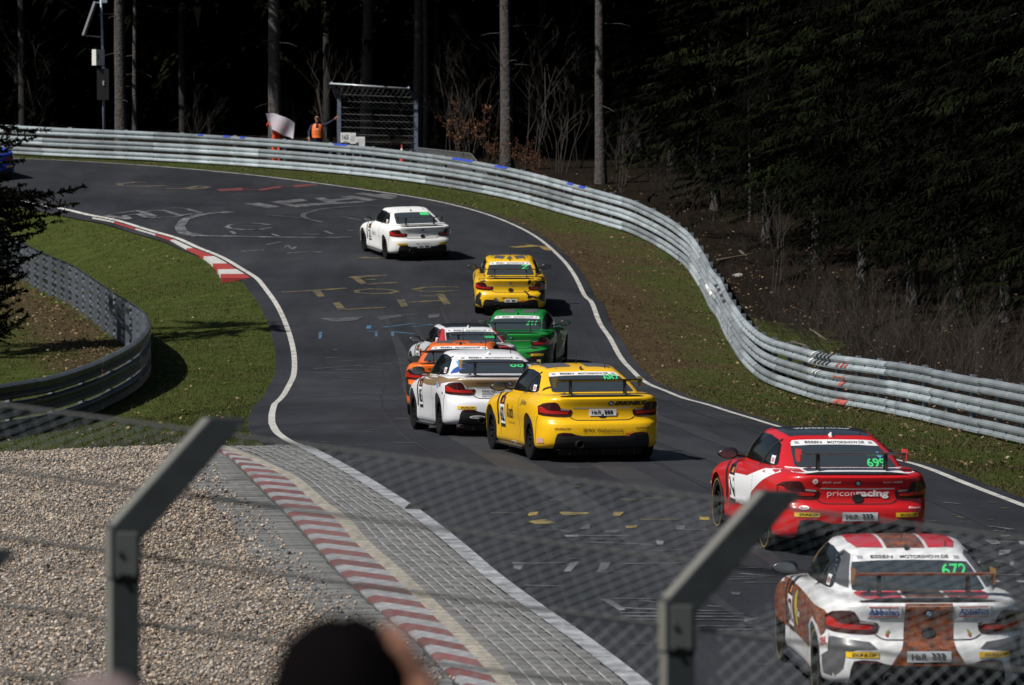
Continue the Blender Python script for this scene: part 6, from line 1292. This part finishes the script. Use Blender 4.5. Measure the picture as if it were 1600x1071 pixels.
# ------------------------------------------------------------------ people
SKIN = mat('skin', (.31, .145, .095), .6); HAIRD = mat('hair_dark', (.0025, .002, .002), .9, spec=.03); NAVY = mat('cloth_navy', (.012, .016, .045), .85); ORV = mat('vest_orange', (.95, .18, .03), .7); ORS = mat('suit_orange', (.85, .075, .015), .7); BLKC = mat('cloth_black', (.012, .012, .013), .9); GREYC = mat('cloth_grey', (.12, .12, .13), .9); SHOE = mat('shoe_black', (.01, .01, .01), .6)
def person(label, loc, rz, J, segs, scale=1.0, group=None):
    """J: joint -> (x,y,z,r); segs: (a,b,material); one continuous skinned body"""
    o = empty('person', loc, rz); o.scale = (scale,) * 3; tag(o, label, 'person', group)
    names = list(J); idx = {n: i for i, n in enumerate(names)}; me = bpy.data.meshes.new('body'); me.from_pydata([J[n][:3] for n in names], [(idx[a], idx[b]) for a, b, _ in segs], []); me.update()
    t = bpy.data.objects.new('t', me); COL.objects.link(t); sk = t.modifiers.new('s', 'SKIN'); sk.use_smooth_shade = True; ly = me.skin_vertices[0] if me.skin_vertices else None
    if ly is None:
        bpy.context.view_layer.objects.active = t; me.skin_vertices.new() if hasattr(me.skin_vertices, 'new') else None; ly = me.skin_vertices[0]
    for n in names:
        r = J[n][3]; ly.data[idx[n]].radius = r if isinstance(r, tuple) else (r, r); ly.data[idx[n]].use_root = n == 'pelvis'
    ss = t.modifiers.new('u', 'SUBSURF'); ss.levels = 2; ss.render_levels = 2
    bpy.context.view_layer.update(); out = bpy.data.meshes.new_from_object(t.evaluated_get(bpy.context.evaluated_depsgraph_get())); bpy.data.objects.remove(t)
    ms = []; out.materials.clear()
    for _, _, m in segs:
        if m not in ms: ms.append(m); out.materials.append(m)
    S = [(Vector(J[a][:3]), Vector(J[b][:3]), ms.index(m), (J[a][3] if not isinstance(J[a][3], tuple) else J[a][3][0])) for a, b, m in segs]
    for f in out.polygons:
        c = f.center; best = None
        for a, b, mi, r in S:
            d = b - a; t_ = max(0, min(1, (c - a).dot(d) / max(d.length_squared, 1e-9))); ds = (c - (a + d * t_)).length - r * .5
            if best is None or ds < best[0]: best = (ds, mi)
        f.material_index = best[1]; f.use_smooth = True
    out.name = 'body'; link('body', out, o); return o
def fingers(J, segs, side, wrist, dirv, up, m, curl=.3, spread=.35, s=1.0):
    """palm and five fingers from a wrist joint"""
    w = Vector(J[wrist][:3]); d = Vector(dirv).normalized(); u = Vector(up).normalized(); sd = d.cross(u).normalized(); p = w + d * .055 * s; k = side + '_palm'; J[k] = (*p, (.030 * s, .018 * s)); segs.append((wrist, k, m))
    for i, (off, l) in enumerate(((-1.0, .060), (-.4, .078), (.25, .083), (.85, .074))):
        a = p + sd * off * .020 * s + d * .03 * s; f1 = a + (d + sd * off * spread * .3 - u * curl * .4).normalized() * l * .55 * s; f2 = f1 + (d + sd * off * spread * .2 - u * curl * 1.4).normalized() * l * .5 * s
        for n, q, r in (('a', a, .0095), ('b', f1, .0085), ('c', f2, .007)): J[f'{side}_f{i}{n}'] = (*q, r * s)
        segs += [(k, f'{side}_f{i}a', m), (f'{side}_f{i}a', f'{side}_f{i}b', m), (f'{side}_f{i}b', f'{side}_f{i}c', m)]
    a = w + d * .035 * s + sd * .03 * s; b = a + (d * .6 + sd * .8).normalized() * .035 * s; c = b + (d * .9 + sd * .3 - u * curl).normalized() * .03 * s
    for n, q, r in (('a', a, .011), ('b', b, .010), ('c', c, .008)): J[f'{side}_t{n}'] = (*q, r * s)
    segs += [(wrist, f'{side}_ta', m), (f'{side}_ta', f'{side}_tb', m), (f'{side}_tb', f'{side}_tc', m)]
def base_joints():
    return {'pelvis': (0, 0, .95, (.155, .11)), 'waist': (0, 0, 1.08, (.145, .10)), 'chest': (0, 0, 1.30, (.17, .115)), 'neckb': (0, 0, 1.46, (.075, .065)), 'neck': (0, -.01, 1.53, .055), 'chin': (0, -.025, 1.60, (.062, .075)), 'face': (0, -.02, 1.67, (.074, .092)), 'brow': (0, -.01, 1.735, (.074, .092)), 'crown': (0, 0, 1.775, (.05, .06)),
            'lsh': (.18, 0, 1.43, .062), 'rsh': (-.18, 0, 1.43, .062), 'lhip': (.09, 0, .90, .095), 'rhip': (-.09, 0, .90, .095), 'lkn': (.10, -.02, .50, .062), 'rkn': (-.10, -.02, .50, .062), 'lank': (.10, .02, .09, .045), 'rank': (-.10, .02, .09, .045), 'ltoe': (.12, -.14, .045, .04), 'rtoe': (-.12, -.14, .045, .04), 'nose': (0, -.115, 1.665, .012), 'lear': (.082, .005, 1.665, .018), 'rear': (-.082, .005, 1.665, .018)}
def base_segs(torso, legs, head=SKIN):
    return [('pelvis', 'waist', legs), ('waist', 'chest', torso), ('chest', 'neckb', torso), ('neckb', 'neck', head), ('neck', 'chin', head), ('chin', 'face', head), ('face', 'brow', head), ('brow', 'crown', head), ('face', 'nose', head), ('face', 'lear', head), ('face', 'rear', head),
            ('neckb', 'lsh', torso), ('neckb', 'rsh', torso), ('pelvis', 'lhip', legs), ('pelvis', 'rhip', legs), ('lhip', 'lkn', legs), ('rhip', 'rkn', legs), ('lkn', 'lank', legs), ('rkn', 'rank', legs), ('lank', 'ltoe', SHOE), ('rank', 'rtoe', SHOE)]
def hair_cap(o, J, m, back=1.0, low=-.02, name='hair', seed=1, thick=.018):
    """short hair as a shell of clumps over the skull"""
    rnd = random.Random(seed); bmm = bmesh.new(); bmesh.ops.create_uvsphere(bmm, u_segments=28, v_segments=18, radius=1); c = Vector(J['brow'][:3]) + Vector((0, .015, -.02))
    dele = []
    for v in bmm.verts:
        if v.co.z < -.15 + .75 * max(0, -v.co.y) - .35 * max(0, v.co.y) * back: dele.append(v)
    bmesh.ops.delete(bmm, geom=dele, context='VERTS')
    for v in bmm.verts:
        k = 1 + rnd.uniform(-.045, .05); k += .10 * max(0, math.sin(v.co.x * 23 + seed) * math.sin(v.co.y * 19)) * (thick / .02) ** 2 * .6; v.co = c + Vector((v.co.x * (.078 + thick) * k, v.co.y * (.098 + thick) * k, v.co.z * (.088 + thick) * k))
    me = bpy.data.meshes.new(name); bmm.to_mesh(me); bmm.free(); me.materials.append(m); me.shade_smooth(); return link(name, me, o)
# marshal in an orange vest, arm out, behind the rail
x, y = xy(496, 177.6); J = base_joints(); sg = base_segs(NAVY, NAVY)
J.update({'rel': (-.30, -.06, 1.20, .045), 'rwr': (-.29, -.22, 1.03, .032), 'lel': (.38, -.05, 1.50, .045), 'lwr': (.58, -.08, 1.64, .03)}); sg += [('rsh', 'rel', NAVY), ('rel', 'rwr', NAVY), ('lsh', 'lel', NAVY), ('lel', 'lwr', NAVY)]
fingers(J, sg, 'l', 'lwr', (.75, -.1, .6), (0, -1, 0), SKIN, .1, .6, 1.25); fingers(J, sg, 'r', 'rwr', (0, -.6, -.8), (0, -1, .2), SKIN, .6, .3, 1.2)
zg = gz(x, y); headtop = at(496, 180, 177.6).z; sc = (headtop - zg) / 1.80
mar = person('marshal in an orange vest and navy clothes pointing with a raised arm', (x, y, zg), R(3), J, sg, sc, 'track marshals'); hair_cap(mar, J, HAIRD, seed=2, thick=.012)
def vest(o):
    V = []; F_ = []; n = 24; rows = [(1.00, .205, .150), (1.10, .20, .150), (1.22, .205, .152), (1.34, .205, .150), (1.42, .19, .135), (1.485, .13, .10)]
    for z, a, b in rows:
        for k in range(n):
            t = 2 * math.pi * k / n; V.append((a * math.cos(t) * (1 + .02 * math.sin(5 * t + z * 9)), b * math.sin(t), z))
    for i in range(len(rows) - 1):
        for k in range(n):
            t = 2 * math.pi * (k + .5) / n; gap = i >= 3 and abs(((math.degrees(t) - 270 + 180) % 360) - 180) < 16; arm = i in (3,) and (abs(math.cos(t)) > .9)
            if not (gap or arm): F_.append((i * n + k, i * n + (k + 1) % n, (i + 1) * n + (k + 1) % n, (i + 1) * n + k))
    me = mk('vest', V, F_, ORV, smooth=True); v = link('vest', me, o)
    for z in (1.13, 1.21):
        m_ = MB(); m_.lathe([(1, z - .014), (1, z + .014)], n); me = mk('reflective_band', [(p.x * .208, p.y * .157, p.z) for p in m_.v], m_.f, mat('band_amber', (.55, .16, .05), .4)); link('reflective_band', me, v)
    return v
vest(mar)
m_ = MB(); m_.box((-.036, -.118, 1.70), (.058, .016, .036)); m_.box((.036, -.118, 1.70), (.058, .016, .036)); m_.box((0, -.118, 1.71), (.03, .01, .008)); m_.bar((-.064, -.118, 1.708), (-.085, .0, 1.70), .006, .006); m_.bar((.064, -.118, 1.708), (.085, .0, 1.70), .006, .006); m_.build('sunglasses', mat('glasses_black', (.01, .01, .01), .1), mar)
m_ = MB(); m_.box((0.0, -.155, 1.30), (.09, .012, .03)); m_.build('badge', WHT, mar)
# marshal in orange, bent behind the waved flag
x, y = xy(432, 177.6); J = base_joints(); sg = base_segs(ORS, ORS)
for k in ('waist', 'chest', 'neckb', 'neck', 'chin', 'face', 'brow', 'crown', 'lsh', 'rsh', 'nose', 'lear', 'rear'):
    q = Vector(J[k][:3]) - Vector((0, 0, .95)); q = Matrix.Rotation(R(26), 3, 'X') @ q; q = Matrix.Rotation(R(10), 3, 'Y') @ q; J[k] = (q.x, q.y, q.z + .95, J[k][3])
ls, rs_ = Vector(J['lsh'][:3]), Vector(J['rsh'][:3]); J['lel'] = (*(ls + Vector((.14, -.2, -.12))), .048); J['lwr'] = (*(ls + Vector((.10, -.38, .02))), .035); J['rel'] = (*(rs_ + Vector((-.20, -.06, -.06))), .05); J['rwr'] = (*(rs_ + Vector((-.13, -.26, .06))), .037)
sg += [('lsh', 'lel', ORS), ('lel', 'lwr', ORS), ('rsh', 'rel', ORS), ('rel', 'rwr', ORS)]; fingers(J, sg, 'l', 'lwr', (0, -.4, .9), (0, -1, 0), SKIN, 1.0, .2, 1.1); fingers(J, sg, 'r', 'rwr', (.3, -.3, .9), (0, -1, 0), SKIN, 1.0, .2, 1.1)
zg = gz(x, y); fm = person('marshal in an orange suit bent behind the white flag', (x, y, zg), 0, J, sg, 1.0, 'track marshals'); hair_cap(fm, J, HAIRD, seed=3)
# flag
x, y = xy(437, 176.9); fl = empty('signal_flag', at(443, 214, 176.9)); tag(fl, 'translucent white flag waved in front of the orange marshal', 'flag')
C4 = [rel(fl, 416, 178, 177.0), rel(fl, 433, 177.5, 176.8), rel(fl, 460.5, 193, 176.7), rel(fl, 458, 218, 176.9), rel(fl, 449, 218.5, 177.0), rel(fl, 425, 203, 177.05)]
V = []; F_ = []; nu, nv_ = 12, 10
tl, tr, brr, bl_ = C4[0], C4[2], C4[3], C4[5]
for i in range(nu + 1):
    for j in range(nv_ + 1):
        u, v = i / nu, j / nv_; p = (tl * (1 - u) + tr * u) * (1 - v) + (bl_ * (1 - u) + brr * u) * v; p = p + Vector((0, .06 * math.sin(u * 7 + v * 3), .12 * math.sin(math.pi * u) * (1 - v) + .02 * math.sin(u * 9))) ; V.append(p)
F_ = [(i * (nv_ + 1) + j, (i + 1) * (nv_ + 1) + j, (i + 1) * (nv_ + 1) + j + 1, i * (nv_ + 1) + j + 1) for i in range(nu) for j in range(nv_)]
link('flag_cloth', mk('flag_cloth', V, F_, mat('flag_white', (.88, .86, .95), .7, transl=.4, alpha=.85), smooth=True), fl)
m_ = MB(); m_.tube([tl + Vector((0, .01, .02)), bl_ + Vector((0.03, .01, -.25))], .012, 6); m_.build('flag_pole', M_alu, fl)

# ------------------------------------------------------------------ spectators' side: chain-link fence, heads
FZ = 17.5; M_fp = mat('fence_post_paint', (.022, .026, .029), .6, .1, spec=.25, noise=(9, (.012, .014, .016), .8), bump=(30, .2, .004)); M_fs = mat('fence_post_sunlit_flank', (.13, .13, .118), .7, noise=(10, (.12, .115, .10), .8)); M_fw = mat('chain_link_wire', (.33, .36, .38), .5, .3); M_fw2 = mat('tension_wire_rust', (.075, .075, .075), .7)  # sunlight on the left flank is put into its paler colour
def prism_px(o, P, Z, back, mats, name, parent=None, extra=0.0):
    """outline in picture points at distance Z, given depth; left flank in a paler colour, painted as sunlight"""
    A_ = [at(px, py, Z - extra) - o.location for px, py in P]; B_ = [a + Vector(back) for a in A_]; n = len(P)
    F_ = [tuple(range(n)), tuple(reversed(range(n, 2 * n)))] + [(i, (i + 1) % n, n + (i + 1) % n, n + i) for i in range(n)]; me = mk(name, A_ + B_, F_, mats); bmm = bmesh.new(); bmm.from_mesh(me); bmesh.ops.recalc_face_normals(bmm, faces=bmm.faces)
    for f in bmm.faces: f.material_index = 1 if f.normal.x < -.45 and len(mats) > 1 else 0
    bmesh.ops.bevel(bmm, geom=bmm.edges[:], offset=.004, segments=1, affect='EDGES'); bmm.to_mesh(me); bmm.free(); return link(name, me, parent or o)
def fence_post(o, dx, dy, Z, name_lb=None):
    t = lambda L: [(a + dx, b + dy) for a, b in L]; bk = (-.030, .055, 0)
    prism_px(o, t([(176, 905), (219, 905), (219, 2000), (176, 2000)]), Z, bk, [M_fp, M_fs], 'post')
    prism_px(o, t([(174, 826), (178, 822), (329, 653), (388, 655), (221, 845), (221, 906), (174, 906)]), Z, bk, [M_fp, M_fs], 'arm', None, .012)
    prism_px(o, t([(181, 832), (216, 832), (216, 900), (181, 900)]), Z, (0, .01, 0), [mat('splice_plate', (.045, .05, .048), .6)], 'splice_plate', None, .018)
    for q in ((186, 862), (186, 897), (210, 897)):
        m_ = MB(); m_.lathe([(.0, -.022), (.009, -.022), (.010, -.008)], 8, 'y'); b = m_.build('bolt', M_bolt, o); b.location = at(q[0] + dx, q[1] + dy, Z - .01) - o.location
    for q in ((375, 668), (294, 765), (222, 868), (222, 978)):
        m_ = MB(); m_.box((0, 0, 0), (.018, .02, .018)); b = m_.build('wire_clamp', M_bolt, o); b.location = at(q[0] + dx, q[1] + dy, Z - .01) - o.location
fx = at(190, 900, FZ); fence = empty('spectator_fence', (fx.x, FZ, gz(fx.x, FZ))); tag(fence, 'blurred chain-link spectator fence with cranked grey posts across the foreground', 'fence')
fence_post(fence, 0, 0, FZ); fence_post(fence, 867, 114, FZ + .02)
slope = 114 / 867
def fl_(px, py0): return py0 + (px - 190) * slope
B0 = at(190, 862, FZ + .06); kx = FZ / 8000; U = Vector((1, 0, -slope))
B0 = B0 - fence.location
Pv = lambda u, v: B0 + U * u + Vector((0, 0, v))
LEAN = Vector((.352, .10, .40))
Pi = lambda u, v: B0 + U * u + LEAN * v
zz = zigzag(Pv, -1.4, 4.2, -2.1, 0, .030, .030, .0019, 4); zz.build('chain_link_mesh', M_fw, fence)
zz = zigzag(Pi, -1.7, 4.0, 0, 1.03, .030, .056, .0019, 4); zz.build('chain_link_overhang', M_fw, fence)
for dv in (0, -.235, -.47, -.70, -.94, -1.2): m_ = MB(); m_.tube([Pv(-1.5, dv) + Vector((0, -.004, 0)), Pv(1.3, dv - .008) + Vector((0, -.004, 0)), Pv(4.3, dv) + Vector((0, -.004, 0))], .0065, 5); m_.build('tension_wire', M_fw2, fence)
for dv in (.5, 1.0): m_ = MB(); m_.tube([Pi(-1.8, dv), Pi(1.2, dv - .01), Pi(4.1, dv)], .0065, 5); m_.build('tension_wire', M_fw2, fence)
# second, lower post whose arm tip shows at the left edge
x3 = at(-160, 1100, 15.0); f2 = empty('fence_post', (x3.x, 15.0, gz(x3.x, 15.0))); tag(f2, 'tip of a cranked fence post poking in at the left edge over the gravel', 'fence post'); fence_post(f2, -362, 205, 15.0)

def spectator(label, px, ytop, Z, hairm, clothes, seed, thick, hand=False):
    top = at(px, ytop, Z); zg = gz(top.x, Z); J = base_joints(); sg = base_segs(clothes, NAVY); sc = (top.z - zg) / (1.775 + .05)
    J['rel'] = (-.25, .03, 1.16, .045); J['rwr'] = (-.24, -.08, .93, .032); J['lel'] = (.25, .03, 1.16, .045); J['lwr'] = (.24, -.08, .93, .032)
    if hand: J['rel'] = (-.30, .06, 1.46, .045); J['rwr'] = (-.122, .075, 1.695, .028)
    sg += [('rsh', 'rel', clothes), ('rel', 'rwr', clothes if not hand else SKIN), ('lsh', 'lel', clothes), ('lel', 'lwr', clothes)]
    fingers(J, sg, 'l', 'lwr', (0, -.2, -1), (0, -1, 0), SKIN, .4); fingers(J, sg, 'r', 'rwr', (.35, .0, .94) if hand else (0, -.2, -1), (-.94, .2, .35) if hand else (0, -1, 0), SKIN, .35, .35, .85)
    J['lear'] = (.098, .01, 1.655, .024); J['rear'] = (-.098, .01, 1.655, .024)
    o = person(label, (top.x, Z, zg), math.pi, J, sg, sc, 'spectators at the fence'); hair_cap(o, J, hairm, 1.3, seed=seed, thick=thick); return o
spectator('out-of-focus dark-haired spectator from behind, fingers raised to the head', 538, 962, 6.5, HAIRD, BLKC, 5, .02, True)
spectator('out-of-focus top of a grey-brown head at the bottom left', 160, 1047, 7.0, mat('hair_grey_brown', (.16, .12, .115), .8), GREYC, 6, .014)
